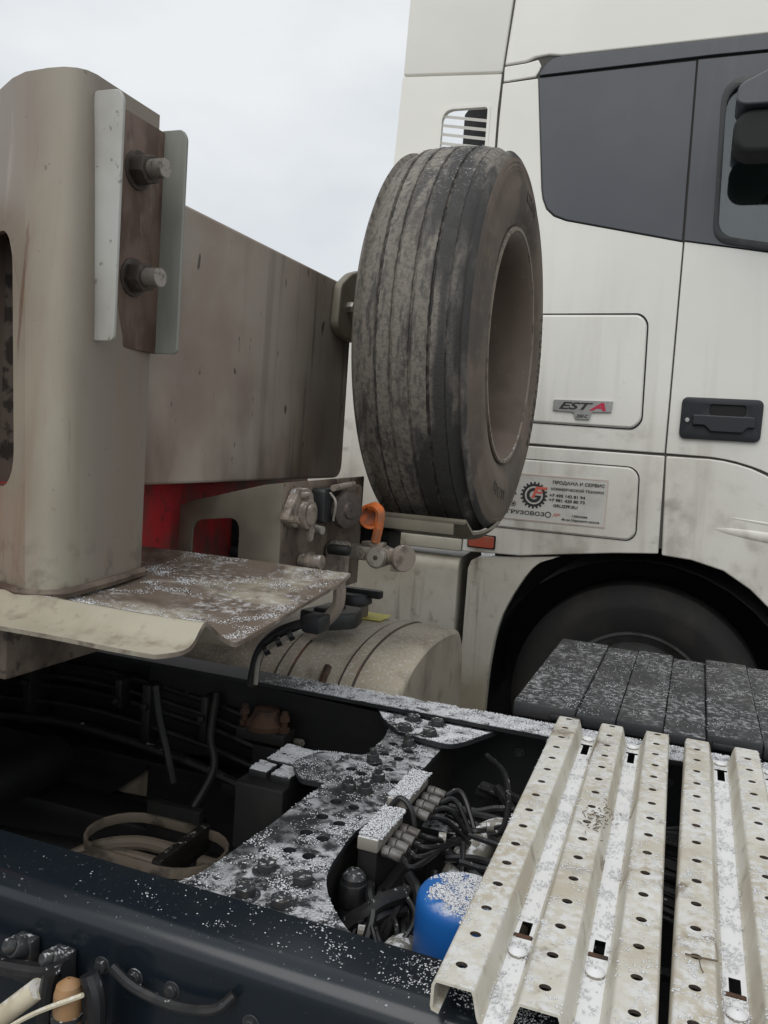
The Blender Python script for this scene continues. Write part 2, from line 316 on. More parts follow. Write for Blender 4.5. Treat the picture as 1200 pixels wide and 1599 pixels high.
    def mesh(s, name, mats, bevel=0, seg=2, ang=32, merge=True, recalc=True):
        bm = bmesh.new(); V = [bm.verts.new(v) for v in s.v]
        for f, mi in zip(s.f, s.mi):
            try: q = bm.faces.new([V[i] for i in f]); q.material_index = mi
            except ValueError: pass
        if merge: bmesh.ops.remove_doubles(bm, verts=bm.verts, dist=1e-5)
        if recalc: bmesh.ops.recalc_face_normals(bm, faces=bm.faces)
        if bevel:
            ed = [e for e in bm.edges if len(e.link_faces) == 2 and e.calc_face_angle(0) > rad(40)]
            bmesh.ops.bevel(bm, geom=ed, offset=bevel, segments=seg, profile=.5, affect='EDGES', clamp_overlap=True)
        me = bpy.data.meshes.new(name); bm.to_mesh(me); bm.free()
        for m in (mats if isinstance(mats, (list, tuple)) else [mats]): me.materials.append(m)
        me.set_sharp_from_angle(angle=rad(ang)); me.polygons.foreach_set('use_smooth', [not (bevel and len(p.vertices) > 4) for p in me.polygons])
        return me
    def build(s, name, mats, parent=None, label=None, **k):
        return link(name, s.mesh(name, mats, **k), parent, label)
def link(name, me, parent=None, label=None, loc=None, q=None):
    o = bpy.data.objects.new(name, me); COL.objects.link(o)
    while parent and parent.parent and parent.parent.parent: parent = parent.parent      # thing > part > sub-part, no deeper
    if parent:
        o.parent = parent
        if parent.type == 'EMPTY' and parent.parent is None: o.matrix_parent_inverse = Matrix.Translation(-parent.location)
    if loc is not None: o.location = loc
    if q is not None: o.rotation_mode = 'QUATERNION'; o.rotation_quaternion = q
    if label: o['label'] = label
    return o
def thing(name, label, cat, loc=(0, 0, 0), group=None):
    o = bpy.data.objects.new(name, None); COL.objects.link(o); o.location = loc; o.empty_display_size = .1
    o['label'] = label; o['category'] = cat
    if group: o['group'] = group
    return o
def tag(o, label, cat=None, kind=None, group=None):
    o['label'] = label
    if cat: o['category'] = cat
    if kind: o['kind'] = kind
    if group: o['group'] = group
    return o
XY = lambda z: (lambda a, b, t: Vector((a, b, z-t)))
XZ = lambda y: (lambda a, b, t: Vector((a, y+t, b)))
YZ = lambda x: (lambda a, b, t: Vector((x-t, a, b)))
PXZ = lambda P, y0, y1: None
def text_mesh(name, s, size, mat_, extrude=.0004, shear=0, spacing=1.0, bold=0, align='CENTER'):
    c = bpy.data.curves.new(name, 'FONT'); c.body = s; c.size = size; c.extrude = extrude; c.shear = shear; c.space_character = spacing
    c.align_x = align; c.align_y = 'CENTER'; c.offset = bold; c.resolution_u = 3
    o = bpy.data.objects.new(name, c); COL.objects.link(o)
    dg = bpy.context.evaluated_depsgraph_get(); me = bpy.data.meshes.new_from_object(o.evaluated_get(dg))
    bpy.data.objects.remove(o); bpy.data.curves.remove(c); me.name = name; me.materials.clear(); me.materials.append(mat_); return me
def fit_text(me, w_, h_):
    n = len(me.vertices); a = np.empty(n*3); me.vertices.foreach_get('co', a); a = a.reshape(-1, 3)
    lo, hi = a.min(0), a.max(0); a[:, 0] = (a[:, 0]-(lo[0]+hi[0])/2)*w_/(hi[0]-lo[0]); a[:, 1] = (a[:, 1]-(lo[1]+hi[1])/2)*h_/(hi[1]-lo[1])
    me.vertices.foreach_set('co', a.ravel()); return me
def hexbolt(name, r, h, m, washer=1.35, stud=0):
    g = G()
    if washer: g.cyl((0, 0, 0), (0, 0, h*.18), r*washer, n=16)
    g.cyl((0, 0, h*.18 if washer else 0), (0, 0, h), r, r*.96, n=6)
    if stud: g.cyl((0, 0, h), (0, 0, h+stud), r*.55, n=12)
    return g.mesh(name, m, bevel=r*.06, seg=1)
QZ = lambda d: Vector(d).to_track_quat('Z', 'Y')

# ================================================================== SETTING
g = G(); g.sheet(lambda u, v: (-150+300*u, -150+300*v, 0), 2, 2, .02)
gr = g.build('ground', m_ground); gr['kind'] = 'structure'; gr['label'] = 'wet yard ground with thin patches of snow'

# ================================================================== WHITE TRUCK behind
Yc = 3.40
truck = thing('tractor_unit', 'white truck tractor unit with slate window panel standing behind the spare tyre', 'truck', (0, 4.6, 0))
def panel(name, poly, m=m_white, y=Yc, t=.03, bev=.008, r=.0, parent=truck, holes=(), seg=3):
    if r: poly = rcorner(poly, r)
    g = G()
    if holes: g.plate(poly, holes, XZ(y), t); return g.build(name, m, parent)
    g.prism(poly, XZ(y), t); return g.build(name, m, parent, bevel=bev, seg=seg, ang=40)
# inner shell so that shut lines are dark
g = G(); g.box(-.90, -.062, 3.4085, 5.86, 1.24, 4.02); g.box(-.062, 2.2, 4.3, 5.86, 1.24, 4.02); g.box(-.062, 2.2, 3.4085, 4.3, 1.24, 2.36); g.box(-.062, 2.2, 3.4085, 4.3, 3.05, 4.02)
g.build('cab_shell', m_seam, truck)
# roof side and rear deflectors
panel('roof_side', [(-.887, 3.121), (-.80, 3.127), (-.765, 3.140), (-.71, 3.145), (-.66, 3.137), (2.2, 3.172), (2.2, 4.05), (-.805, 4.05)], bev=.007)
panel('cantrail', [(-.887, 3.056), (-.757, 3.066), (-.745, 3.085), (-.738, 3.105), (-.752, 3.130), (-.80, 3.121), (-.887, 3.115)], bev=.004)
panel('side_deflector', [(-1.322, 3.118), (-.896, 3.094), (-.818, 4.05), (-1.30, 4.05)], bev=.008)
hole = rcorner([(-1.141, 2.55), (-.939, 2.55), (-.939, 2.966), (-1.139, 2.968)], [.02, .02, .015, .055], 6)
dfl = panel('rear_side_deflector', [(-1.75, 2.0), (-1.75, 1.20), (-.900, 1.20), (-.903, 2.95), (-.897, 3.087), (-1.323, 3.111), (-1.335, 2.8), (-1.37, 2.3)], holes=[hole], t=.03)
g = G(); C = rcorner([(-1.149, 2.544), (-.931, 2.544), (-.931, 2.974), (-1.147, 2.976)], [.02, .02, .018, .06], 6); g.plate(C, [rcorner([(-1.137, 2.553), (-.943, 2.553), (-.943, 2.962), (-1.135, 2.964)], [.02, .02, .015, .05], 6)], XZ(Yc-.004), .02)
gri = g.build('vent_grille', m_white, dfl)
for i in range(11):
    z = 2.57+i*.036; M = Matrix.Translation((-1.04, Yc+.02, z)) @ Matrix.Rotation(rad(9), 4, 'Y') @ Matrix.Rotation(rad(20), 4, 'X')
    g = G(); g.box(-.112, .112, -.012, .012, -.0055, .0055, M); g.build('slat', m_white, gri)
g = G(); g.prism([(-1.195, 1.9), (-.9, 1.9), (-.9, 3.42), (-1.11, 3.42), (-1.11, 3.28), (-1.15, 3.20), (-1.195, 3.14)], XZ(3.9), .5); g.build('air_intake', m_black, truck, bevel=.01)
# rear quarter of the cab
panel('rear_quarter', [(-.893, 1.615), (-.1335, 1.610), (-.1415, 2.409), (-.59, 2.500), (-.640, 2.519), (-.672, 2.548), (-.690, 2.59), (-.698, 2.63), (-.747, 3.058), (-.889, 3.050), (-.893, 2.9)], bev=.004)
lk = panel('locker_door', [(-.86, 1.705), (-.262, 1.700), (-.233, 1.73), (-.245, 2.105), (-.272, 2.135), (-.86, 2.128)], r=.018, y=Yc-.006, t=.02, bev=.007)
# grooves that ring the two locker doors
def ring_seam(pts, wdt, parent, name='door_seam', m=m_dark, y=Yc-.002):
    P = rcorner(pts, .02); c = Vector((sum(p[0] for p in P)/len(P), sum(p[1] for p in P)/len(P)))
    o = [tuple(Vector(p)+(Vector(p)-c).normalized()*wdt) for p in P]
    g = G(); g.plate(o, [P], XZ(y), .004); return g.build(name, m, parent)
ring_seam([(-.862, 1.703), (-.261, 1.698), (-.231, 1.73), (-.243, 2.106), (-.271, 2.137), (-.862, 2.130)], .007, lk)
# ESTA badge
bd = panel('badge', [(-.576, 1.752), (-.492, 1.749), (-.484, 1.722), (-.428, 1.722), (-.420, 1.752), (-.346, 1.755), (-.342, 1.800), (-.574, 1.797)], m=m_silver, y=Yc-.014, t=.01, bev=.002, r=.004, parent=lk)
qtx = Matrix.Rotation(rad(90), 3, 'X').to_quaternion()
def txt(s, x, z, w_, h_, m, y, parent, shear=0, name='lettering', bold=0):
    me = fit_text(text_mesh(name, s, h_*1.3, m, shear=shear, bold=bold), w_, h_); return link(name, me, parent, loc=(x, y, z), q=qtx)
txt('EST', -.484, 1.774, .134, .030, m_ink, Yc-.0146, bd, shear=.35, bold=.0012)
txt('A', -.399, 1.775, .066, .032, m_badgered, Yc-.0146, bd, shear=.3, bold=.0016)
txt('350·C', -.456, 1.735, .046, .013, m_ink, Yc-.0146, bd, shear=.3, bold=.0005)
# slate panel with drip rail, door frame panel, glass
panel('rain_rail', rcorner([(-.746, 3.064), (-.70, 3.128), (2.2, 3.168), (2.2, 3.098), (-.1, 3.083)], [.008, .05, 0, 0, 0]), m=m_slate, y=Yc-.012, t=.03, bev=.008, seg=3)
panel('window_panel', rcorner([(-.744, 3.057), (-.1555, 3.071), (-.1445, 2.4135), (-.585, 2.503), (-.636, 2.523), (-.667, 2.551), (-.684, 2.59), (-.692, 2.63)], [.006, .004, .004, .0, .0, .0, 0, 0]), m=m_slate, y=Yc-.005, t=.03, bev=.003)
Dg = rcorner([(-.028, 2.42), (-.048, 2.985), (1.0, 2.99), (1.0, 2.30), (.2, 2.38)], [.06, .09, .05, .05, .01], 6)
dr = panel('door', rcorner([(-.1275, 1.610), (.085, 1.608), (.24, 1.566), (.34, 1.50), (1.25, 1.5), (1.25, 2.2), (.158, 2.366), (-.1355, 2.411)], [.004, .1, .08, .05, .01, .01, .004, .004]), bev=.004)
dw = panel('door_window_frame', [(-.1365, 2.4155), (-.149, 3.072), (1.25, 3.09), (1.25, 2.21), (.158, 2.371)], m=m_slate, y=Yc-.006, t=.04, holes=[Dg], parent=dr)
g = G(); inn = [((p[0]-.3)*.975+.3, (p[1]-2.68)*.96+2.68) for p in Dg]; g.plate([((p[0]-.3)*1.03+.3, (p[1]-2.68)*1.05+2.68) for p in Dg], [inn], XZ(Yc-.012), .02); g.build('window_seal', m_black, dr, bevel=.003)
g = G(); g.prism(Dg, XZ(Yc+.012), .005); g.build('window_glass', m_glass, dr)
g = G(); g.box(.0, 1.3, 4.25, 4.29, 2.2, 3.05); g.build('cab_interior', m_interior, truck)
g = G(); g.lathe([(0, .02), (0, .16), (.06, .19), (.12, .15), (.13, .02)], (.285, 3.72, 2.56), (0, 1, .1), 20); g.box(.22, .6, 3.62, 3.95, 2.1, 2.45); g.build('seat', m_seat, truck, bevel=.03)
# door handle
hd = G(); hd.plate(rrect(-.088, .198, 1.672, 1.829, .022), [rrect(.012, .140, 1.764, 1.806, .012), ], XZ(Yc-.012), .018); hdl = hd.build('door_handle', m_handle, dr, bevel=.003)
g = G(); g.box(.0, .155, Yc-.006, Yc-.0025, 1.75, 1.815); g.build('handle_recess', m_dark, hdl)
g = G(); g.prism(rcorner([(-.045, 1.764), (.172, 1.764), (.176, 1.722), (.15, 1.722), (.135, 1.702), (.022, 1.702), (.0, 1.724), (-.045, 1.724)], .006), XZ(Yc-.032), .022); g.build('grip', m_handle, hdl, bevel=.005)
g = G(); g.cyl((-.063, Yc-.012, 1.742), (-.063, Yc-.018, 1.742), .0085, n=20); g.build('lock_cylinder', m_silver, hdl, bevel=.0015)
# lower quarter, locker lid, front lower panel
ARCH = [(-.760, .45), (-.752, .68), (-.716, .89), (-.61, 1.098), (-.51, 1.160), (-.40, 1.183), (-.284, 1.197)]
ARCH2 = [(-.108, 1.214), (.0, 1.208), (.119, 1.180), (.22, 1.12), (.30, 1.05), (.36, .95)]
LQ = [(-.905, 1.605), (-.132, 1.600), (-.121, 1.219), (-.284, 1.203), (-.535, 1.168), (-.66, 1.150), (-.908, 1.142)]
panel('lower_quarter', LQ, bev=.005)
lid = panel('locker_lid', [(-.86, 1.262), (-.238, 1.262), (-.214, 1.288), (-.223, 1.518), (-.252, 1.545), (-.86, 1.548)], r=.014, y=Yc-.005, t=.02, bev=.006)
ring_seam([(-.862, 1.260), (-.237, 1.260), (-.212, 1.287), (-.221, 1.519), (-.251, 1.547), (-.862, 1.550)], .005, lid)
panel('wheel_arch_panel', [(-.126, 1.600), (.03, 1.6), (.08, 1.596), (.13, 1.587), (.18, 1.574), (.232, 1.553), (.285, 1.52), (.33, 1.485), (1.25, 1.485), (1.25, .85), (.42, .85)]+ARCH2[::-1], bev=.006)
for x0, x1, z0, h in ((.02, .62, 1.342, .022), (.0, .6, 1.395, .007)):
    g = G(); R_ = []
    for i in range(13):
        f = i/12; a = math.sin(math.pi*min(f*2.2, 1)*.5)**.7 if f < .46 else 1; x = x0+(x1-x0)*f
        R_.append([(x, Yc+.004-(.010*a if h > .01 else .006*a)*max(0, math.cos(rad(b)))+.0, z0+h*a*math.sin(rad(b))-.05*f) for b in range(-90, 91, 15)])
    g.rings(R_, close=False, cap0=False, cap1=False); g.build('pressed_rib', m_white, truck)
panel('sill_strip', [(-1.235, 1.192), (-.912, 1.192), (-.912, 1.139), (-1.227, 1.137)], m=m_skirt, y=Yc+.002, t=.12, bev=.006)
g = G(); g.prism(rrect(-.880, -.772, 1.168, 1.216, .006), XZ(Yc-.012), .014); g.build('reflector', m_reflector, truck, bevel=.002)
g = G(); g.prism(rrect(-.886, -.766, 1.163, 1.221, .006), XZ(Yc-.004), .006); g.build('reflector_base', m_black, truck)
# sticker
st = G(); st.prism(rrect(-.775, -.330, 1.298, 1.490, .004), XZ(Yc-.0072), .0015); stk = st.build('sticker', m_sticker, lid)
g = G(); g.plate(rrect(-.772, -.333, 1.301, 1.487, .004), [rrect(-.7705, -.3345, 1.3025, 1.4855, .004)], XZ(Yc-.0082), .0008); g.build('sticker_border', m_pinkline, stk)
ys = Yc-.0082
txt('ПРОДАЖА И СЕРВИС', -.447, 1.463, .205, .0165, m_ink, ys, stk, bold=.0006)
txt('КОММЕРЧЕСКОЙ ТЕХНИКИ', -.450, 1.439, .208, .0135, m_ink, ys, stk, bold=.0004)
txt('+7 495 142 81 94', -.488, 1.411, .143, .0125, m_ink, ys, stk, bold=.0005)
txt('+7 981 420 80 73', -.488, 1.392, .143, .0125, m_ink, ys, stk, bold=.0005)
txt('GRUZFF.RU', -.492, 1.370, .098, .0125, m_ink, ys, stk, bold=.0005)
txt('ГРУЗОВОЗ', -.650, 1.331, .155, .017, m_ink, ys, stk, bold=.0004)
g = G(); g.plate(ngon(-.558, 1.331, .0125, 20), [ngon(-.558, 1.331, .0088, 20)], XZ(ys), .0008); g.build('emblem', m_ink, stk)
txt('FF', -.524, 1.332, .034, .0135, m_redink, ys, stk, shear=.5)
txt('г.Москва', -.432, 1.335, .060, .010, m_ink, ys, stk, bold=.0003)
txt('48 км Минского шоссе', -.428, 1.318, .150, .0095, m_ink, ys, stk, bold=.0003)
cx, cz = -.622, 1.405
teeth = []
for i in range(20):
    for da, r in ((-.30, .047), (-.2, .055), (.2, .055), (.30, .047)):
        a = (i+da)*2*math.pi/20; teeth.append((cx+r*math.cos(a), cz+r*math.sin(a)))
g = G(); g.plate(teeth, [ngon(cx, cz, .037, 32)], XZ(ys), .0008)
arc = [(cx+.030*math.cos(rad(a)), cz+.030*math.sin(rad(a))) for a in range(60, 361, 12)]+[(cx-.002, cz), (cx-.002, cz-.009), (cx+.015, cz-.009)]+[(cx+.017*math.cos(rad(a)), cz+.017*math.sin(rad(a))) for a in range(318, 59, -12)]
g.plate(arc, [], XZ(ys), .0008); g.build('gear_emblem', m_ink, stk)
fx = lambda P: [(cx+a+.35*b, cz+b) for a, b in P]
g = G(); g.plate(fx([(-.006, -.012), (.006, -.012), (.006, .008), (.030, .008), (.030, .017), (.006, .017), (.006, .025), (.042, .025), (.042, .036), (-.006, .036)]), [], XZ(ys-.0006), .0008); g.build('letter_emblem', m_redink, stk)
g = G(); g.plate(ngon(-.700, 1.455, .012, 20), [ngon(-.700, 1.455, .0095, 20)], XZ(ys), .0008)
for k in (-1, 1): g.plate([(-.706+.004*k, 1.449), (-.702+.004*k, 1.449), (-.696+.002*k, 1.462), (-.700+.002*k, 1.462)], [], XZ(ys), .0008)
g.build('emblem', m_redink, stk)
g = G()
for a in (90, 210, 330):
    c = Vector((-.702+.0055*math.cos(rad(a)), 1.408+.0055*math.sin(rad(a)))); g.plate([(c.x+.0058*math.cos(rad(b)), c.y+.0058*math.sin(rad(b))) for b in (a, a+110, a+250)], [], XZ(ys), .0008)
g.build('emblem', m_ink, stk)
g = G(); g.plate(ngon(-.704, 1.364, .0115, 20), [ngon(-.704, 1.364, .0095, 20)], XZ(ys), .0008); g.plate([(-.712, 1.368), (-.696, 1.368), (-.704, 1.356)], [], XZ(ys), .0008); g.build('emblem', m_ink, stk)
# chassis skirts, mudguard, wheel housing and wheel
def skirt(name, x0, x1, z0, z1, y0, r, notch=False):
    prof = [(y0, z0)]+[(y0+r-r*math.cos(rad(a)), z1-r+r*math.sin(rad(a))) for a in range(0, 91, 15)]+[(y0+.4, z1+.02), (y0+.4, z0)]
    g = G(); g.rings([[(x, p[0], p[1]) for p in prof] for x in (x0, x1)]); return g.build(name, m_skirt, truck, bevel=.006)
skirt('side_skirt', -2.9, -.918, .45, 1.112, Yc, .055)
mud = [(-.878, .3), (-.878, 1.07), (-.866, 1.106), (-.840, 1.122), (-.60, 1.150), (-.50, 1.163)]+[(v.x, v.y) for v in catmull([Vector((a, b, 0)) for a, b in ARCH[::-1][2:]], 5)]+[(-.760, .3)]
panel('mudguard', mud, m=m_skirt, y=Yc+.0105, t=.05, bev=.008)
g = G()
acx, acz = -.17, .56
Rr = [[(acx+.64*math.cos(rad(a)), y, acz+.62*math.sin(rad(a))) for a in range(-10, 191, 10)] for y in (3.445, 4.0)]
g.rings(Rr, close=False, cap0=False, cap1=False); g.box(-.9, .6, 4.0, 4.03, .15, 1.24); g.build('wheel_housing', m_dark, truck)
wh = thing  # (wheel is a part)
def wheel(parent, c, ax, R, W, rim_r, m_t, m_r):
    g = G(); hw = W/2
    g.lathe([(-hw*.72, rim_r), (-hw*.9, rim_r+.04), (-hw, (R+rim_r)/2), (-hw*.86, R-.03), (-hw*.72, R-.006), (-hw*.3, R), (hw*.3, R), (hw*.72, R-.006), (hw*.86, R-.03), (hw, (R+rim_r)/2+.02), (hw*.985, (R+rim_r)/2-.0), (hw*.9, rim_r+.04), (hw*.78, rim_r+.004), (hw*.72, rim_r)], c, ax, 72)
    t = g.build('wheel', m_t, parent)
    g = G(); g.lathe([(-hw*.7, rim_r), (hw*.70, rim_r), (hw*.76, rim_r+.012), (hw*.72, rim_r-.012), (hw*.3, rim_r-.03), (hw*.15, rim_r-.06), (hw*.25, .16), (hw*.7, .14), (hw*.75, .02)], c, ax, 48); r_ = g.build('rim', m_r, t)
    for k in range(10):
        a = 2*math.pi*k/10; q = QZ(ax); p = Vector(c)+q @ Vector((.168*math.cos(a), .168*math.sin(a), hw*.2))
        link('wheel_nut', NUTM, r_, loc=p, q=q)
    return t
m_tyredark = mat('dark_tyre', (.015, .0145, .014), .8, layers=[dict(col=(.035, .031, .027), scale=6, lo=.45, hi=.7, fac=.7)], bump=(120, .25))
m_rimgrey = mat('grey_wheel_rim', (.10, .10, .098), .5, layers=[dict(col=(.05, .045, .04), scale=10, lo=.45, hi=.7, fac=.7)])
NUTM = hexbolt('wheel_nut', .017, .03, m_bolt)
wheel(truck, (-.17, 3.66, .555), (0, -1, 0), .515, .30, .315, m_tyredark, m_rimgrey)
# mirror housing in front of the door glass
mi = G(); mi.prism(rcorner([(.0, 2.845), (.10, 2.895), (.5, 2.99), (.5, 2.775), (.02, 2.776), (-.006, 2.79)], .02), XZ(3.08), .16); mir = mi.build('mirror', m_slate, truck, bevel=.015, seg=3)
mi = G(); mi.prism(rrect(-.004, .50, 2.625, 2.772, .06, 6), XZ(3.10), .13); mi.build('mirror_head', m_seat, mir, bevel=.02, seg=3)
g = G(); g.tube([(.45, 3.2, 3.08), (.7, 3.3, 3.1), (.9, 3.42, 3.1)], .02); g.build('mirror_arm', m_black, mir)

# ================================================================== SPARE TYRE
TC = Vector((-.700, 2.437, 1.878)); TR, TW = .552, .316
TAX = Vector((math.cos(rad(1.6)), math.sin(rad(1.6)), 0))
sp = thing('spare_tyre', 'worn dusty spare truck tyre on a steel rim, held upright on the trailer front', 'tyre', tuple(TC-Vector((0, 0, TR))))
hw = TW/2
# profile runs from the rear bead over the tread to the front bead (axis +X = front)
prof = [(-hw*.70, .318), (-hw*.92, .345), (-hw*1.04, .41), (-hw*1.03, .47), (-hw*.95, .515), (-hw*.89, .532), (-hw*.85, .539)]; gro = []
edges = [-.80, -.50, -.26, .02, .28, .52, .80]
pts = []; gset = set()
def crown(a): return TR-.012*(a/.8)**2-.010*max(0, abs(a)-.6)/.2
gx = [-.49, -.23, .075, .37, .63]; gw = .0078
tp = [(-.80*hw, crown(-.8)-.004)]
for c0 in gx:
    for da, dr_ in ((-gw, 0), (-gw*.5, .0058), (gw*.5, .0058), (gw, 0)):
        if dr_ and da < 0: gset.add(len(prof)+len(tp))
        if dr_ and da > 0: pass
        tp.append(((c0*hw)+da*(.6 if c0 < .6 else .25), crown(c0)-dr_*(1 if c0 < .6 else .4)))
tp.append((.80*hw, crown(.8)-.004))
prof += tp
side0 = len(prof)
prof += [(hw*.855, .534), (hw*.90, .527), (hw*.935, .517), (hw*.958, .506), (hw*.952, .5045), (hw*.972, .4945), (hw*.966, .493), (hw*.985, .484), (hw*.981, .4825), (hw*1.045, .455), (hw*1.04, .405), (hw*1.0, .372), (hw*.985, .370), (hw*.95, .348), (hw*.86, .330), (hw*.70, .318)]
def wob(k, t):
    if 6 < k < side0-2: return .0009*math.sin(t*150+k)*(1 if (k // 2) % 2 else -1)+.0006*math.sin(t*47+2*k)
    return 0
NT = 288
g = G(); g.lathe(prof, TC, TAX, NT, wob=wob)
nsec = len(prof)-1; mi_ = []
for i in range(nsec):
    if i >= side0+2 or i < 5: k = 1
    else:
        a, b = prof[i], prof[i+1]; k = 2 if (i >= 6 and (a[1] < crown(a[0]/hw)-.006 or b[1] < crown(b[0]/hw)-.006) and abs(a[0]) < .79*hw and abs(b[0]) < .79*hw) else 0
    mi_ += [k]*NT
g.mi = mi_
ty = g.build('tyre', [m_tread, m_side, m_groove], sp, ang=45)
# raised sidewall lettering round the front face
def arc_text(s, a0, a1, r, size, nm='sidewall_lettering'):
    n = len(s)
    for i, ch in enumerate(s):
        if ch == ' ': continue
        a = rad(a0+(a1-a0)*i/(n-1)); me = fit_text(text_mesh(nm, ch, size, m_letter, extrude=.0008, bold=.0010), size*.62, size)
        # place on the front face (normal +X); text up = outward
        x = TAX; rad_v = Vector((-TAX.y, TAX.x, 0))*math.cos(a)+Vector((0, 0, math.sin(a))); right = rad_v.cross(x)
        Mx = Matrix((right, rad_v, x)).transposed().to_quaternion()
        link(nm, me, ty, loc=TC+rad_v*r+TAX*hw*1.0445, q=Mx)
arc_text('TYURNAVINEVL', 20, -40, .432, .042)
arc_text('315/80', 248, 268, .430, .032)
arc_text('R22.5', 92, 76, .430, .032)
g = G(); rw = hw*.90
g.lathe([(rw-.004, .338), (rw+.008, .340), (rw+.012, .334), (rw+.009, .326), (rw, .317), (rw-.020, .305), (rw-.05, .292), (0, .286), (-.06, .284), (-.085, .26), (-.092, .20), (-.092, .115), (-.10, .115), (-.105, .26), (-hw*.8, .30), (-hw*.8, .331)], TC, TAX, 96)
rm = g.build('rim', m_rim, sp, bevel=0)
g = G(); g.lathe([(rw+.0085, .3385), (rw+.0135, .3375), (rw+.0135, .328), (rw+.0085, .326)], TC, TAX, 96, closed=True); g.build('rim_flange', m_dusty, rm)
for k in range(10):
    a = 2*math.pi*k/10; g = G(); p = TC+Vector((-.0915, .1675*math.cos(a), .1675*math.sin(a))); g.cyl(p, p+Vector((.002, 0, 0)), .014, n=16); g.build('stud_hole', m_dark, rm)

# ================================================================== TRAILER
tr = thing('semi_trailer', 'dusty grey trailer front with post, headboard beam and coupling plate above the dark chassis', 'trailer', (-1.3, 1.3, 0))
# headboard beam: rounded box
bo = rcorner([(1.347, 1.462), (2.318, 1.462), (2.318, 2.026), (1.347, 2.026)], [.01, .05, .018, .01], 5)
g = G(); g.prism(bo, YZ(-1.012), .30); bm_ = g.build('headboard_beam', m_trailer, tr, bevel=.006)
# upper seam of beam: thin top flange
# front post: loft of bottom and top outline, outer sheet with slot hole
TOP = [(-1.50, 1.30), (-1.226, 1.181), (-1.162, 1.146), (-1.118, 1.13), (-1.067, 1.126), (-1.035, 1.128), (-1.015, 1.136), (-1.004, 1.147), (-.999, 1.165), (-1.0, 1.247), (-1.0, 1.339)]
BOT = [(-1.42, 1.19), (-1.10, 1.074), (-1.014, 1.0415), (-.995, 1.0395), (-.980, 1.041), (-.967, 1.046), (-.957, 1.055), (-.951, 1.070), (-.951, 1.095), (-.970, 1.22), (-.994, 1.335)]
ZT, ZB = 2.155, 1.296
def pw(i, t, off=0):
    i0 = int(min(max(math.floor(i), 0), len(TOP)-2)); f = i-i0
    a = Vector(TOP[i0]).lerp(Vector(TOP[i0+1]), f); b = Vector(BOT[i0]).lerp(Vector(BOT[i0+1]), f)
    p = b.lerp(a, t); tg = (Vector(TOP[i0+1])-Vector(TOP[i0])).normalized(); nrm = Vector((-tg.y, tg.x))
    p = p+nrm*off; return Vector((p.x, p.y, ZB+(ZT-ZB)*t))
g = G()
hol = rcorner([(-.6, .205), (1.97, .205), (1.97, .705), (-.6, .705)], [.1, .9, .9, .1], 6)
hol = [(a, b) for a, b in hol]
# slot hole outline in (index, height) space, rounded by hand so both axes read round
sl = [(.05, .19)]+[(1.30+.62*math.sin(rad(a)), .19+.075-.075*math.cos(rad(a))) for a in range(0, 91, 15)]+[(1.30+.62*math.cos(rad(a)), .70-.075+.075*math.sin(rad(a))) for a in range(0, 91, 15)]+[(.05, .70)]
outl = [(0, 0), (.5, 0), (1, 0), (1.5, 0), (2, 0), (3, 0), (3, .25), (3, .5), (3, .75), (3, 1), (2, 1), (1.5, 1), (1, 1), (.5, 1), (0, 1)]
g.plate(outl, [sl], lambda a, b, t: pw(a, b, -t if False else t), .012)
R = []
for k in range(3, len(TOP)):
    R.append([pw(k, j/6) for j in range(7)])
g.rings(R, close=False, cap0=False, cap1=False)
R2 = [[pw(len(TOP)-1, j/6) for j in range(7)], [Vector((-1.5, 1.345, ZB+(ZT-ZB)*j/6)) for j in range(7)]]
g.rings(R2, close=False, cap0=False, cap1=False)
# closed top, slightly sunk
topv = [pw(k, 1) for k in range(len(TOP))]+[Vector((-1.5, 1.345, ZT))]
g.add(topv, [tuple(range(len(topv)))])
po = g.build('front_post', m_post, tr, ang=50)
g = G(); g.box(-1.48, -1.04, 1.28, 1.31, ZB+.01, ZT-.02); g.build('post_liner', m_postin, po)
# weld bead round the post foot
g = G(); g.tube([pw(k, 0, 0) + Vector((.006 if k > 6 else 0, -.006 if k < 8 else 0, .002)) for k in (1, 2, 3, 4, 5, 6, 7, 8, 9, 10)], .009, n=6, k=6); g.build('weld_bead', m_panel, po)
# bracket channel on the post face
br = G(); br.m = 0
br.box(-.998, -.986, 1.165, 1.345, 1.716, 2.122)
brk = br.build('bracket_web', m_bracketweb, tr, bevel=.001)
fl = lambda x: [(-.998, 1.716), (-.944, 1.716), (-.938, 1.722), (-.938, 2.112), (-.948, 2.126), (-.998, 2.126)]
g = G(); g.prism(rcorner(fl(0), .008), lambda a, b, t: Vector((a, 1.158+t, b)), .007); g.build('bracket_flange', m_bracket, brk, bevel=.0015, label='pale near flange of the bracket')
g = G(); g.prism(rcorner(fl(0), .008), lambda a, b, t: Vector((a, 1.338+t, b)), .007); g.build('bracket_flange', m_bracketfar, brk, bevel=.0015)
for z in (2.030, 1.842):
    p = Vector((-.986, 1.262, z)); d = Vector((1, -.10, -.02)).normalized()
    g = G(); g.cyl(p, p+d*.006, .034, n=24); g.cyl(p+d*.006, p+d*.034, .0285, .027, n=6, ph=.3); b_ = g.build('nut', m_nut, brk, bevel=.0015)
    g = G(); n_ = 9
    g.cyl(p+d*.03, p+d*.066, .0155, n=18)
    for k in range(n_):
        q0 = p+d*(.036+k*.0034); g.cyl(q0, q0+d*.0018, .0168, n=18)
    g.build('threaded_stud', m_zinc, b_)
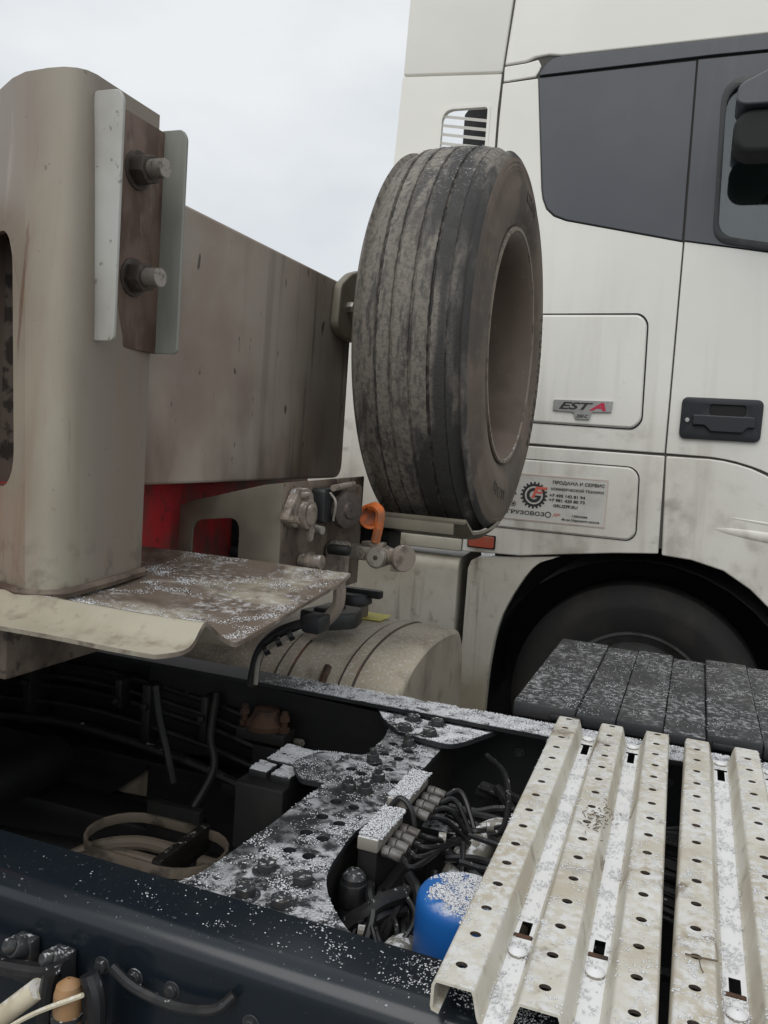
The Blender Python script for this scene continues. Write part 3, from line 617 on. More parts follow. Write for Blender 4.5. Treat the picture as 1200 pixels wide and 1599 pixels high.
# coupling plate: thin sheet with a rolled ridge along the near edge, a trough behind it and a rising far side
CPROF = catmull([Vector((0, a, b)) for a, b in ((.956, 1.264), (.985, 1.268), (1.005, 1.276), (1.019, 1.291), (1.031, 1.299), (1.046, 1.294), (1.075, 1.273), (1.105, 1.257), (1.131, 1.250), (1.19, 1.256), (1.303, 1.269), (1.434, 1.283), (1.51, 1.290), (1.572, 1.305))], 5)
def plate_z(x, y):
    for a, b in zip(CPROF[:-1], CPROF[1:]):
        if y <= b.y: f = (y-a.y)/(b.y-a.y); z = a.z+(b.z-a.z)*f; break
    else: z = CPROF[-1].z
    if y > 1.031: k = max(0, min(1, (-.72-x)/.25)); k = k*k*(3-2*k); z = z+(max(z, 1.287)-z)*k
    return z+.002*noise.noise((x*6, y*6, 0))
def plate_end(y): return -.652-(.030*((1.0-y)/.044)**2 if y < 1.0 else 0)+.003*noise.noise((y*30, 1, 0))
XSEG = 44
def cpl(u, v):
    p = CPROF[min(int(round(v*(len(CPROF)-1))), len(CPROF)-1)]; xe = plate_end(p.y); x = -3.0+(xe+3.0)*u**.42
    return (x, p.y, plate_z(x, p.y))
NV = len(CPROF)-1
g = G(); g.sheet(cpl, XSEG, NV, .007)
for i in range(XSEG):
    for j in range(NV):
        if CPROF[j+1].y < 1.033: g.mi[(i*NV+j)*2] = 1
        g.mi[(i*NV+j)*2+1] = 1
cp = g.build('coupling_plate', [m_plate, m_lip], tr, ang=60)
# trailer gooseneck and deck behind (mostly outside the frame, shades the chassis)
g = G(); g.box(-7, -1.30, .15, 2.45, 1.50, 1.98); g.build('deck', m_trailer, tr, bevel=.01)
g = G(); g.box(-7, -1.17, .95, 2.42, 1.22, 1.448); g.build('frame_beam', m_red, tr, bevel=.008)
g = G(); g.box(-7, -1.02, 1.03, 1.52, 1.15, 1.278); g.build('kingpin_frame', m_panel, tr, bevel=.006)
g = G(); g.cyl((-2.0, 1.3, 1.1), (-2.0, 1.3, 1.25), .045); g.build('kingpin', m_iron, tr)
# connector panel: front plate facing forward and a slanted side wing with a window
g = G(); g.plate([(1.640, 1.19), (2.102, 1.19), (2.102, 1.482), (1.93, 1.479), (1.925, 1.462), (1.921, 1.479), (1.765, 1.476), (1.762, 1.458), (1.757, 1.476), (1.640, 1.474)], [], YZ(-.85), .006)
pn = g.build('connector_panel', m_panel, tr, bevel=.001)
wingmap = lambda a, b, t: Vector((a, 1.637+t+.12*(-.86-a), b))
g = G(); g.plate([(-1.14, 1.19), (-.853, 1.19), (-.853, 1.474), (-.90, 1.466), (-1.10, 1.412), (-1.14, 1.397)], [rcorner([(-1.10, 1.15+.06), (-.965, 1.21), (-.965, 1.386), (-1.10, 1.366)], [.02, .02, .035, .03], 5)], wingmap, .006)
g.build('panel_wing', m_wing, pn, bevel=.001)
# first socket (dusty, closed lid)
def xdisc(c, r, t, n=24, ax=(1, 0, 0)):
    g = G(); a = Vector(ax).normalized(); g.cyl(Vector(c), Vector(c)+a*t, r, r*.97, n=n); return g
s1 = G(); s1.prism(rcorner([(1.612, 1.395), (1.655, 1.375), (1.735, 1.372), (1.750, 1.395), (1.742, 1.448), (1.715, 1.463), (1.665, 1.462)], .012), YZ(-.826), .022); so1 = s1.build('electric_socket', m_dusty, pn, bevel=.004, label='dust-caked round socket with its lid shut')
g = xdisc((-.826, 1.695, 1.403), .036, .018); g.cyl((-.808, 1.695, 1.403), (-.802, 1.695, 1.403), .028, .022); g.build('socket_lid', m_dusty, so1, bevel=.003)
g = G(); g.prism(rcorner([(1.688, 1.372), (1.722, 1.372), (1.716, 1.345), (1.70, 1.340)], .006), YZ(-.808), .012); g.build('lid_tongue', m_dusty, so1, bevel=.003)
for sx_, sz_ in ((1.680, 1.448), (1.632, 1.396)):
    g = G(); g.cyl((-.826, sx_, sz_), (-.806, sx_, sz_), .008, n=10); g.build('screw', m_dusty, so1)
# second socket (black housing, hinged lid seen edge-on)
g = G(); g.prism(rrect(1.775, 1.885, 1.378, 1.460, .010), YZ(-.815), .034); so2 = g.build('electric_socket', m_black, pn, bevel=.005, label='black socket with a round hinged lid')
g = G(); g.lathe([(0, .002), (0, .040), (.010, .046), (.024, .044), (.028, .034), (.028, .022), (.033, .018), (.033, .002)], (-.805, 1.862, 1.408), (1, -.45, 0), 32); g.build('socket_lid', m_nut, so2)
g = G(); g.cyl((-.805, 1.80, 1.462), (-.805, 1.92, 1.468), .008); g.build('lid_hinge', m_dusty, so2)
g = G(); g.tube([(-.812, 1.80, 1.45), (-.79, 1.785, 1.43), (-.80, 1.80, 1.385)], .003); g.build('lid_spring', m_alu, so2)
g = G(); g.cyl((-.846, 1.765, 1.368), (-.806, 1.758, 1.364), .010); g.build('screw', m_alu, so2)
g = G(); g.prism(rrect(1.930, 1.985, 1.372, 1.466, .018), YZ(-.805), .018); g.build('socket_flap', m_panel, so2, bevel=.004)
# air couplings under the sockets
g = G(); g.cyl((-.848, 1.735, 1.292), (-.79, 1.732, 1.292), .018); g.cyl((-.83, 1.734, 1.292), (-.815, 1.734, 1.292), .024, n=6); a1 = g.build('air_coupling', m_dusty, pn, bevel=.003)
g = G(); g.cyl((-.82, 1.832, 1.312), (-.765, 1.825, 1.314), .013); g.cyl((-.772, 1.826, 1.314), (-.762, 1.825, 1.314), .008); g.build('coupling_nozzle', m_iron, a1, bevel=.002)
g = G(); g.prism(rcorner([(1.86, 1.225), (1.915, 1.225), (1.925, 1.318), (1.905, 1.328), (1.865, 1.315)], .012), YZ(-.80), .045); g.build('coupling_body', m_dusty, a1, bevel=.006)
# gladhand coupling with orange protecting cap
gl = G(); gl.box(-.845, -.745, 1.985, 2.025, 1.270, 1.308); gh = gl.build('gladhand', m_alu, pn, bevel=.005)
g = G(); g.cyl((-.797, 1.986, 1.288), (-.797, 1.978, 1.288), .014); g.cyl((-.797, 1.978, 1.288), (-.797, 1.976, 1.288), .008, n=6); g.build('plug', m_dusty, gh, bevel=.0015)
g = G(); c_ = Vector((-.752, 1.975, 1.283)); g.cyl(c_+Vector((0, .06, 0)), c_, .0285, n=32); g.cyl(c_, c_-Vector((0, .004, 0)), .0255, .0245, n=32); g.build('coupling_head', m_alu, gh, bevel=.002)
g = G(); g.cyl(c_-Vector((0, .004, 0)), c_-Vector((0, .0046, 0)), .007, n=6); g.build('hex_recess', m_nut, gh)
g = G(); g.cyl((-.735, 2.01, 1.287), (-.685, 1.99, 1.287), .022, n=20); g.cyl((-.692, 2.0, 1.287), (-.678, 1.99, 1.287), .035, n=24); g.box(-.715, -.69, 1.98, 2.0, 1.252, 1.268); g.build('coupling_flange', m_dusty, gh, bevel=.003)
g = G(); g.lathe([(0, .002), (.002, .022), (.010, .031), (.030, .034), (.034, .032), (.030, .026), (.012, .022), (.009, .002)], (-.797, 2.02, 1.382), (.5, -.8, .1), 28); oc = g.build('coupling_cap', m_orange, gh, label='orange plastic cap on its arm')
g = G(); g.tube([(-.785, 2.0, 1.408), (-.765, 1.985, 1.412), (-.751, 1.983, 1.398), (-.754, 1.985, 1.360), (-.762, 1.99, 1.322)], .0125, n=8); g.build('cap_arm', m_orange, oc)
g = G(); g.box(-.80, -.74, 1.985, 2.02, 1.306, 1.320); g.build('cap_hinge', m_dusty, oc, bevel=.004)
# hoses behind the panel window
g = G(); g.box(-1.166, -1.15, 1.955, 2.40, 1.20, 1.385); g.build('dark_backing', m_dark, tr)  # black sheet added to stand in for the dark hollow
for k in range(4):
    g = G(); z = 1.24+k*.034; g.tube([(-1.16, 1.95+.02*k, z+.02), (-1.05, 1.98, z), (-.86, 2.03, z-.01)], .016); g.build('air_hose', m_hose, tr)
# suzi hose stub below
g = G(); g.tube([(-.82, 1.89, 1.24), (-.81, 1.89, 1.20), (-.82, 1.89, 1.15), (-.88, 1.88, 1.08)], .017); g.build('air_hose', m_dusty, tr)
# spare wheel bracket + tray
g = G(); g.prism(rcorner([(2.16, 1.895), (2.20, 1.868), (2.30, 1.862), (2.32, 2.08), (2.24, 2.055), (2.17, 2.01)], .018), YZ(-.985), .025); g.build('spare_wheel_bracket', m_wing, tr, bevel=.006)
g = G(); g.cyl((-.987, 2.225, 1.955), (-.965, 2.225, 1.955), .017, n=6); g.build('bracket_bolt', m_zinc, tr, bevel=.002)
g = G(); g.cyl((-1.0, 2.437, 1.893), (-.80, 2.437, 1.893), .11, n=24); g.build('wheel_carrier', m_iron, tr)
def tray(u, v):
    K = [(2.085, 1.386), (2.10, 1.392), (2.185, 1.352), (2.25, 1.336), (2.33, 1.322), (2.38, 1.319), (2.43, 1.319)]
    f = v*(len(K)-1); i = min(int(f), len(K)-2); a, b = Vector(K[i]), Vector(K[i+1]); p = a.lerp(b, f-i)
    x = -1.0+u*(.445+(.012*max(0, min(1, (p.x-2.185)/.2)))); z = p.y+.050*max(0, (u-.88)/.12)**1.3*max(0, min(1, (p.x-2.185)/.22))
    return (x, p.x, z)
g = G(); g.sheet(tray, 18, 18, .007); g.build('wheel_tray', m_wing, tr, ang=40)
g = G(); g.box(-1.0, -.585, 2.088, 2.096, 1.350, 1.386); g.build('tray_lip', m_wing, tr, bevel=.002)
g = G(); g.box(-1.05, -.80, 2.20, 2.30, 1.25, 1.33); g.build('tray_support', m_iron, tr, bevel=.005)

# ================================================================== NEAR TRACTOR CHASSIS
ch = thing('truck_chassis', 'dark blue truck frame in the foreground with snowy catwalk planks and crossmember', 'truck', (0, 1.32, 0))
def rail(name, yo, yi, m, x0=-6, x1=2.2, z=.98, h=.27, r=.032, t=.009):
    s = 1 if yi > yo else -1
    O = [(yo, z-h)]+[(yo+s*(r-r*math.cos(rad(a))), z-r+r*math.sin(rad(a))) for a in range(0, 91, 15)]+[(yi, z)]
    I = [(yi, z-t), (yo+s*(r+t), z-t), (yo+s*t, z-r-t), (yo+s*t, z-h+t), (yi, z-h+t), (yi, z-h)]
    xs = [x0, -2.5, -1.5, -1, -.5, 0, .5, 1, x1]
    g = G(); g.rings([[(x, p[0], p[1]) for p in O+I] for x in xs]); return g.build(name, m, ch, ang=40)
ra = rail('frame_rail', .806, .908, m_rail); rb = rail('frame_rail', 1.848, 1.752, m_rail2, r=.012)
BH = hexbolt('bolt', .0085, .007, m_bolt); BH2 = hexbolt('bolt', .013, .017, m_bolt, stud=.010); BIG = hexbolt('bolt', .016, .014, m_bolt)
for x, z in ((-.63, .913), (-.581, .912), (-.528, .912), (-.42, .905), (-.30, .905), (-.478, .86)):
    link('bolt', BH, ra, loc=(x, .806, z), q=QZ((0, -1, 0)))
for i in range(12): link('bolt', BH, rb, loc=(-1.6+i*.16, 1.839, .90-.06*(i % 2)), q=QZ((0, -1, 0)))
# perforated crossmember
CR = [(-.70, .83), (-.625, .97), (-.615, .99), (-.599, 1.17), (-.597, 1.282), (-.590, 1.370), (-.640, 1.365), (-.690, 1.43), (-.668, 1.51), (-.575, 1.535), (-.580, 1.66), (-.605, 1.75), (-.44, 1.75), (-.452, 1.67), (-.452, 1.53), (-.452, 1.31), (-.470, 1.22), (-.455, 1.07), (-.405, .995), (-.33, .93), (-.25, .83)]
CRr = rcorner(CR, [.01, .02, .03, .04, .02, .01, .015, .02, .02, .02, .03, .01, .01, .02, .06, .06, .08, .08, .06, .05, .01], 4)
HO = [(-.55, 1.624), (-.546, 1.56), (-.512, 1.553), (-.51, 1.49), (-.548, 1.443), (-.541, 1.308), (-.505, 1.302), (-.502, 1.234), (-.507, 1.600), (-.537, 1.244), (-.536, 1.18), (-.504, 1.173), (-.533, 1.115), (-.499, 1.113), (-.545, 1.50), (-.575, 1.455), (-.478, 1.44)]
g = G(); g.plate(CRr, [ngon(x, y, .0105, 14) for x, y in HO], XY(.945), .010)
cm = g.build('crossmember', m_cross, ch, bevel=0)
# turned-down walls
W_ = [(p[0], p[1]) for p in CRr]
g = G()
for sgn, idx in ((1, [i for i, p in enumerate(W_) if p[0] > -.48]), (-1, [i for i, p in enumerate(W_) if p[0] <= -.48 and .97 < p[1] < 1.36])):
    P = [W_[i] for i in idx]; g.add([(p[0]-.004*sgn, p[1], .944) for p in P]+[(p[0]-.012*sgn, p[1], .80) for p in P]+[(p[0]-.022*sgn, p[1], .80) for p in P]+[(p[0]-.014*sgn, p[1], .936) for p in P],
      [(k*len(P)+i, k*len(P)+i+1, (k+1)*len(P)+i+1, (k+1)*len(P)+i) for k in range(3) for i in range(len(P)-1)])
g.build('side_flange', m_grimy, cm, merge=False)
for x, y in ((-.538, 1.36), (-.508, 1.362), (-.508, 1.428), (-.551, 1.512), (-.516, 1.627)): link('bolt', BH2, cm, loc=(x, y, .945), q=QZ((.1*random.uniform(-1, 1), .1*random.uniform(-1, 1), 1)))
for x, y in ((-.473, 1.039), (-.529, .975), (-.473, .974), (-.534, 1.045)): link('bolt', BIG, cm, loc=(x, y, .945), q=QZ((0, 0, 1)))
FL = rcorner([(-.66, 1.80), (-.595, 1.69), (-.52, 1.642), (-.432, 1.631), (-.404, 1.672), (-.362, 1.775), (-.34, 1.845), (-.67, 1.845)], [.02, .04, .04, .02, .03, .03, 0, 0], 4)
g = G(); g.plate(FL, [], XY(.964), .010); gs = g.build('gusset_plate', m_cross, ch)
for x, y in ((-.544, 1.735), (-.541, 1.667), (-.484, 1.665), (-.488, 1.735)): link('bolt', BIG, gs, loc=(x, y, .964), q=QZ((0, 0, 1)))
# dark web gusset behind the near end of the flare
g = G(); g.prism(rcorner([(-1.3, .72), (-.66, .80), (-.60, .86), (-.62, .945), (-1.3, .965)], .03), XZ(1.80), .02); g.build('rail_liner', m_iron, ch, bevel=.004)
# valve box beside the crossmember
g = G(); g.box(-.775, -.67, 1.36, 1.55, .78, .915); vb = g.build('valve_box', m_iron, ch, bevel=.006)
m_boxlid = mat('box_lid', (.02, .02, .021), .5, snow=dict(lo=.36, hi=.5, scale=70, fac=.85))
for (x0, x1, y0, y1) in ((-.758, -.676, 1.452, 1.545), (-.765, -.725, 1.392, 1.440), (-.715, -.672, 1.388, 1.440)):
    g = G(); g.box(x0, x1, y0, y1, .912, .930); g.build('lid', m_boxlid, vb, bevel=.004)
# hoses looping beside the box
for k, (dx, r) in enumerate(((0, .014), (.03, .011), (-.03, .009))):
    g = G(); g.tube([(-.62+dx, 1.36, .84), (-.625+dx, 1.30, .86), (-.64+dx, 1.24, .82), (-.66+dx, 1.2, .70), (-.66+dx, 1.16, .5)], r); g.build('hose', m_hose, ch)
# valve block with fittings
vbk = G(); vbk.box(-.450, -.414, 1.185, 1.305, .936, .958); b1 = vbk.build('valve_block', m_block, ch, bevel=.003)
vbk = G(); vbk.box(-.452, -.418, 1.322, 1.455, .946, .968); b2 = vbk.build('valve_block', m_block, ch, bevel=.003)
HB = []
m_fit = mat('grimy_push_fitting', (.16, .155, .145), .4, layers=[dict(col=(.06, .05, .042), scale=40, lo=.42, hi=.62, fac=.85)])
for b_, y0, y1, n_, z in ((b1, 1.205, 1.29, 4, .934), (b2, 1.34, 1.44, 4, .944)):
    for k in range(n_):
        y = y0+(y1-y0)*k/(n_-1); g = G(); g.cyl((-.413, y, z), (-.400, y, z), .0095, n=6); g.cyl((-.400, y, z), (-.380, y, z-.004), .0088, n=14); g.build('fitting', m_fit, b_, bevel=.0015); HB.append(Vector((-.381, y, z-.004)))
# bundle of black air lines from the fittings to the right
for k, p in enumerate(HB):
    e = Vector((-.30+.006*k, 1.425+.006*(k % 3), .90-.008*k)); q = Vector((-.16, 1.56+.01*k, .90-.01*k)); r_ = Vector((.05, 1.60+.015*k, .87))
    g = G(); g.tube([p, p+Vector((.03, .005*(k-3), .0)), e+Vector((-.03, -.02, .0)), e, q, r_], .0048, n=7); g.build('air_line', m_hose, ch)
for P, r in (([(-.445, 1.31, .95), (-.425, 1.315, .975), (-.40, 1.31, .955), (-.39, 1.30, .90)], .005),
             ([(-.37, 1.215, .90), (-.345, 1.19, .88), (-.335, 1.14, .80), (-.345, 1.05, .68)], .009),
             ([(-.345, 1.28, .88), (-.33, 1.22, .84), (-.30, 1.16, .76), (-.28, 1.12, .66)], .006),
             ([(-.32, 1.36, .90), (-.305, 1.30, .86), (-.30, 1.24, .80), (-.31, 1.2, .7)], .005),
             ([(-.36, 1.68, .94), (-.31, 1.62, .935), (-.28, 1.53, .92), (-.27, 1.45, .90), (-.29, 1.42, .895)], .006),
             ([(-.32, 1.62, .90), (-.26, 1.55, .88), (-.20, 1.50, .88), (-.10, 1.49, .87)], .010),
             ([(-.36, 1.66, .88), (-.28, 1.63, .88), (-.18, 1.56, .87), (-.08, 1.53, .86)], .012),
             ([(-.34, 1.58, .86), (-.24, 1.50, .86), (-.14, 1.44, .85), (-.02, 1.43, .84)], .009)):
    g = G(); g.tube(P, r); g.build('hose', m_hose, ch)
g = G(); g.tube([(-.235, 1.37, .86), (-.18, 1.37, .855), (-.10, 1.40, .85)], .007); g.build('red_line', m_redwire, ch)
# cable ties with bright ends
for p in ((-.29, 1.43, .905), (-.24, 1.475, .905), (-.225, 1.49, .905), (-.345, 1.31, .925), (-.40, 1.10, .86)):
    g = G(); g.cyl(Vector(p)-Vector((.006, 0, 0)), Vector(p)+Vector((.006, .003, 0)), .0085, n=10); g.build('cable_tie', m_pipe, ch)
# black vertical valve and hose bunch under the block
g = G(); g.cyl((-.443, 1.165, .86), (-.44, 1.155, .76), .021, n=18); g.cyl((-.443, 1.165, .895), (-.443, 1.165, .86), .024, .026, n=8); g.box(-.47, -.41, 1.14, 1.18, .80, .84); rv = g.build('relay_valve', m_black, ch, bevel=.003)
g = G(); g.lathe([(0, .019), (.008, .019), (.016, .013), (.020, .002)], (-.443, 1.165, .895), (0, 0, 1), 18); g.build('valve_cap', m_bolt, rv)
g = G(); g.box(-.450, -.416, 1.19, 1.30, .87, .9355); g.box(-.452, -.42, 1.325, 1.45, .87, .9455); g.box(-.46, -.40, 1.21, 1.43, .76, .868); g.build('manifold', m_iron, ch, bevel=.004)
rr_ = random.Random(5)
for k in range(13):
    a = Vector((rr_.uniform(-.43, -.35), rr_.uniform(1.16, 1.24), rr_.uniform(.84, .90))); b = Vector((rr_.uniform(-.44, -.33), rr_.uniform(1.05, 1.14), rr_.uniform(.78, .87))); c = Vector((rr_.uniform(-.46, -.31), rr_.uniform(.94, 1.02), rr_.uniform(.60, .74)))
    g = G(); g.tube([a, (a+b)/2+Vector((0, 0, .02)), b, c], rr_.choice((.004, .005, .007, .009, .012)), n=7); g.build('hose', m_hose, ch)
for k in range(16):
    a = Vector((rr_.uniform(-.40, -.30), rr_.uniform(1.32, 1.66), rr_.uniform(.84, .92))); d = Vector((rr_.uniform(.10, .30), rr_.uniform(-.12, .10), rr_.uniform(-.06, .02)))
    g = G(); g.tube([a, a+d*.4+Vector((0, rr_.uniform(-.03, .03), rr_.uniform(-.02, .02))), a+d, a+d+Vector((.2, rr_.uniform(-.05, .05), -.03))], rr_.choice((.004, .005, .007, .010)), n=7); g.build('hose', m_hose, ch)
for P, r in (([(-.425, 1.15, .80), (-.415, 1.10, .82), (-.375, 1.03, .76), (-.33, .965, .68)], .017),
             ([(-.44, 1.15, .79), (-.44, 1.10, .80), (-.415, 1.03, .74), (-.38, .97, .62)], .014),
             ([(-.45, 1.12, .80), (-.47, 1.08, .80), (-.47, 1.03, .74), (-.46, .98, .62)], .012),
             ([(-.46, 1.14, .83), (-.475, 1.07, .84), (-.47, 1.0, .79), (-.44, .94, .68)], .010),
             ([(-.40, 1.17, .82), (-.375, 1.14, .80), (-.36, 1.06, .76), (-.34, 1.02, .62)], .007),
             ([(-.39, 1.19, .85), (-.36, 1.18, .86), (-.35, 1.12, .80), (-.37, 1.06, .70)], .006),
             ([(-.405, 1.13, .86), (-.385, 1.10, .87), (-.36, 1.08, .82), (-.35, 1.06, .72)], .004)):
    g = G(); g.tube(P, r); g.build('hose', m_hose, ch)
# pale pipes between the rails
g = G(); g.tube([(-.31, 1.20, .70), (-.33, 1.32, .80), (-.31, 1.42, .865), (-.27, 1.50, .865), (-.22, 1.53, .80)], .030, n=14); g.build('pale_pipe', m_pipe, ch)
g = G(); g.tube([(-.325, .96, .76), (-.335, 1.04, .81), (-.340, 1.10, .835), (-.345, 1.16, .80)], .030, n=14); g.build('pale_pipe', m_pipe, ch)
for dx in (0, .032):
    g = G(); g.tube([(-.25+dx, 1.47, .84), (-.25+dx, 1.42, .70), (-.25+dx, 1.40, .45)], .011); g.build('standing_pipe', m_tan, ch)
g = G(); g.box(-.42, -.14, 1.22, 1.30, .60, .615); g.box(-.42, -.33, 1.04, 1.20, .58, .60); g.build('mounting_plate', mat('snowy_plate', (.05, .05, .05), .6, snow=dict(lo=.35, hi=.45, scale=50)), ch)
# ribbed air spring / corrugated hoses near the far rail
for k in range(5):
    g = G(); g.tube([(-.38+.03*k, 1.72-.03*k, .84), (-.24, 1.66-.04*k, .855), (-.10, 1.62-.045*k, .86), (.10, 1.60-.045*k, .84)], .013-.001*k); g.build('hose', m_hose, ch)
g = G(); g.lathe([(0, .03), (0, .058), (.02, .062), (.04, .058), (.05, .03)], (-.09, 1.62, .90), (.5, -.8, .3), 24); g.build('clamp_ring', m_grimy, ch)
# blue capped canister
cn = G(); bc = Vector((-.256, 1.112, .893)); cn.cyl(bc+Vector((0, 0, -.30)), bc, .062, n=40); can = cn.build('reservoir', m_canister, ch, bevel=.004)
g = G(); g.lathe([(-.034, .0635), (-.030, .066), (.040, .066), (.050, .0645), (.057, .060), (.0615, .052), (.064, .036), (.065, .014), (.0652, .001)], bc, (0, 0, 1), 48); bcap = g.build('reservoir_cap', m_blue, can, label='blue domed cap of the reservoir')
# catwalk planks
def plank(y0, y1, ridges, slots):
    g = G(); zt, zv = 1.030, .9965; th, tv = .0220, .0285
    wallp = [(th-.004, zt), (th-.0015, zt-.0006), (th, zt-.003), (th+.0015, zt-.007), (tv, zv+.006), (tv+.0015, zv+.002), (tv+.004, zv)]
    legp = wallp[:4]+[(th+.0016, zv+.004), (th, zv-.001), (th-.008, zv-.003)]
    prof = []                                        # the whole section, left to right
    for ri, rx in enumerate(ridges):
        lp = legp if ri == 0 else wallp; rp = legp if ri == len(ridges)-1 else wallp
        prof += [(rx-a, z) for a, z in lp[::-1]]+[(rx+a, z) for a, z in rp]
        hs = []
        for k in range(int((y1-y0-.04)/.0603)+1):
            hx, hy = rx+random.uniform(-.0008, .0008), y0+.036+.0603*k+random.uniform(-.001, .001); hs.append((hx, hy, ngon(hx, hy, .0066, 14, .0056)))
        pl = [(rx-th+.004, y0), (rx+th-.004, y0), (rx+th-.004, y1), (rx-th+.004, y1)]
        L3 = [[Vector((p[0], p[1], 0)) for p in lp_] for lp_ in [pl]+[h[2] for h in hs]]
        tri = tessellate_polygon(L3); fl_ = [p for lp_ in L3 for p in lp_]; g.m = 0
        upf = lambda t: t if (fl_[t[1]]-fl_[t[0]]).cross(fl_[t[2]]-fl_[t[0]]).z > 0 else t[::-1]
        g.add([(p.x, p.y, zt) for p in fl_], [upf(tuple(t)) for t in tri])
        g.m = 2
        for hx, hy, h in hs:                          # punched walls of the holes
            n = len(h); g.add([(p[0], p[1], zt) for p in h]+[(p[0], p[1], zt-.004) for p in h], [(n+i, n+(i+1) % n, (i+1) % n, i) for i in range(n)])
        g.m = 0
        for s, pr in ((-1, lp), (1, rp)):
            for (a, za), (b, zb) in zip(pr[:-1], pr[1:]):
                g.add([(rx+s*a, y0, za), (rx+s*a, y1, za), (rx+s*b, y1, zb), (rx+s*b, y0, zb)], [(0, 1, 2, 3) if s < 0 else (3, 2, 1, 0)])
        if ri < len(ridges)-1:
            xa, xb = rx+tv+.004, ridges[ri+1]-tv-.004; c = (xa+xb)/2; g.m = 1; hw_, ht = .0065, .0115
            xs = [xa, c-ht, c-hw_, c+hw_, c+ht, xb]; ys = sorted({y0, y1, *[v for ya, yb, h in slots for v in (ya, yb, ya+.009 if h < 0 else yb-.009)]})
            nv = len(ys); fs = []
            for i in range(5):
                for j in range(nv-1):
                    cy, cut = (ys[j]+ys[j+1])/2, False
                    for ya, yb, h in slots:
                        if ya < cy < yb: head = cy < ya+.009 if h < 0 else cy > yb-.009; cut = cut or i == 2 or (head and i in (1, 3))
                    if not cut: fs.append((i*nv+j, (i+1)*nv+j, (i+1)*nv+j+1, i*nv+j+1))
            g.add([(x, y, zv) for x in xs for y in ys], fs)
    # 3 mm sheet edge and the first centimetres of the underside at both ends
    g.m = 0; t = .0032; P = [Vector(p) for p in prof]; Q = []
    for i, p in enumerate(P):
        d = (P[min(i+1, len(P)-1)]-P[max(i-1, 0)]).normalized(); Q.append(p-Vector((-d.y, d.x))*t)
    for y, s in ((y0, 1), (y1, -1)):
        n = len(P); g.add([(p.x, y, p.y) for p in P]+[(q.x, y, q.y) for q in Q]+[(q.x, y+s*.022, q.y) for q in Q],
            [f for i in range(n-1) for f in ((i, i+1, n+i+1, n+i), (n+i, n+i+1, 2*n+i+1, 2*n+i))])
    return g
def plank_obj(y0, y1, ridges, slots, rot):
    g = plank(y0, y1, ridges, slots); c = Vector((ridges[1], (y0+y1)/2, 0)); Mr = Matrix.Translation(c) @ Matrix.Rotation(rot, 4, 'Z') @ Matrix.Translation(-c)
    g.v = [tuple(Mr @ Vector(v)) for v in g.v]; o = g.build('catwalk_plank', [m_plank, m_valley, m_nut], ch, ang=50, recalc=False)
    for ri in range(len(ridges)-1):
        cxx = (ridges[ri]+ridges[ri+1])/2
        for y in (slots[0][0]-.032, slots[1][1]+.028):
            if y0 < y < y1:
                g = G(); g.lathe([(0, .0115), (.003, .0112), (.006, .008), (.0075, .001)], Mr @ Vector((cxx, y, .9965)), (0, 0, 1), 14); g.build('bolt_head', m_block, o)
        g = G(); p = Mr @ Vector((cxx, slots[0][0]+.004, .9895)); g.box(p.x-.0115, p.x+.0105, p.y-.003, p.y+.003, .992, .9985); g.build('clip', m_rust, o, bevel=.001)
    return o, Mr
pa, MA = plank_obj(.800, 1.752, [-.196, -.1085, -.0195], [(.968, 1.006, -1), (1.640, 1.700, 1)], -.0215*-1)
pb, MB = plank_obj(.812, 1.752, [.047, .137, .227], [(.965, 1.003, -1), (1.640, 1.700, 1)], 0)
# mudguard cover beyond the far rail
fx_ = [(-.352, -.2105, 0), (-.2095, -.1215, -.006), (-.1205, -.0215, -.003), (-.0205, .0675, -.011), (.0685, .1795, 0), (.1805, .26, -.006), (.262, .60, 0)]
mg = G(); mg.box(-.345, .6, 1.90, 2.60, .955, .985); mgd = mg.build('mudguard_cover', m_fender, ch, bevel=.004)
for x0, x1, dz in fx_:
    g = G(); g.box(x0, x1, 1.885, 2.615, .97, 1.006+dz); o_ = g.build('cover_panel', m_fender, mgd, bevel=.005, seg=2)
for x in (-.23, .115):
    g = G(); g.box(x-.035, x+.035, 1.872, 1.886, .978, .992); g.build('clip', m_black, mgd, bevel=.003)
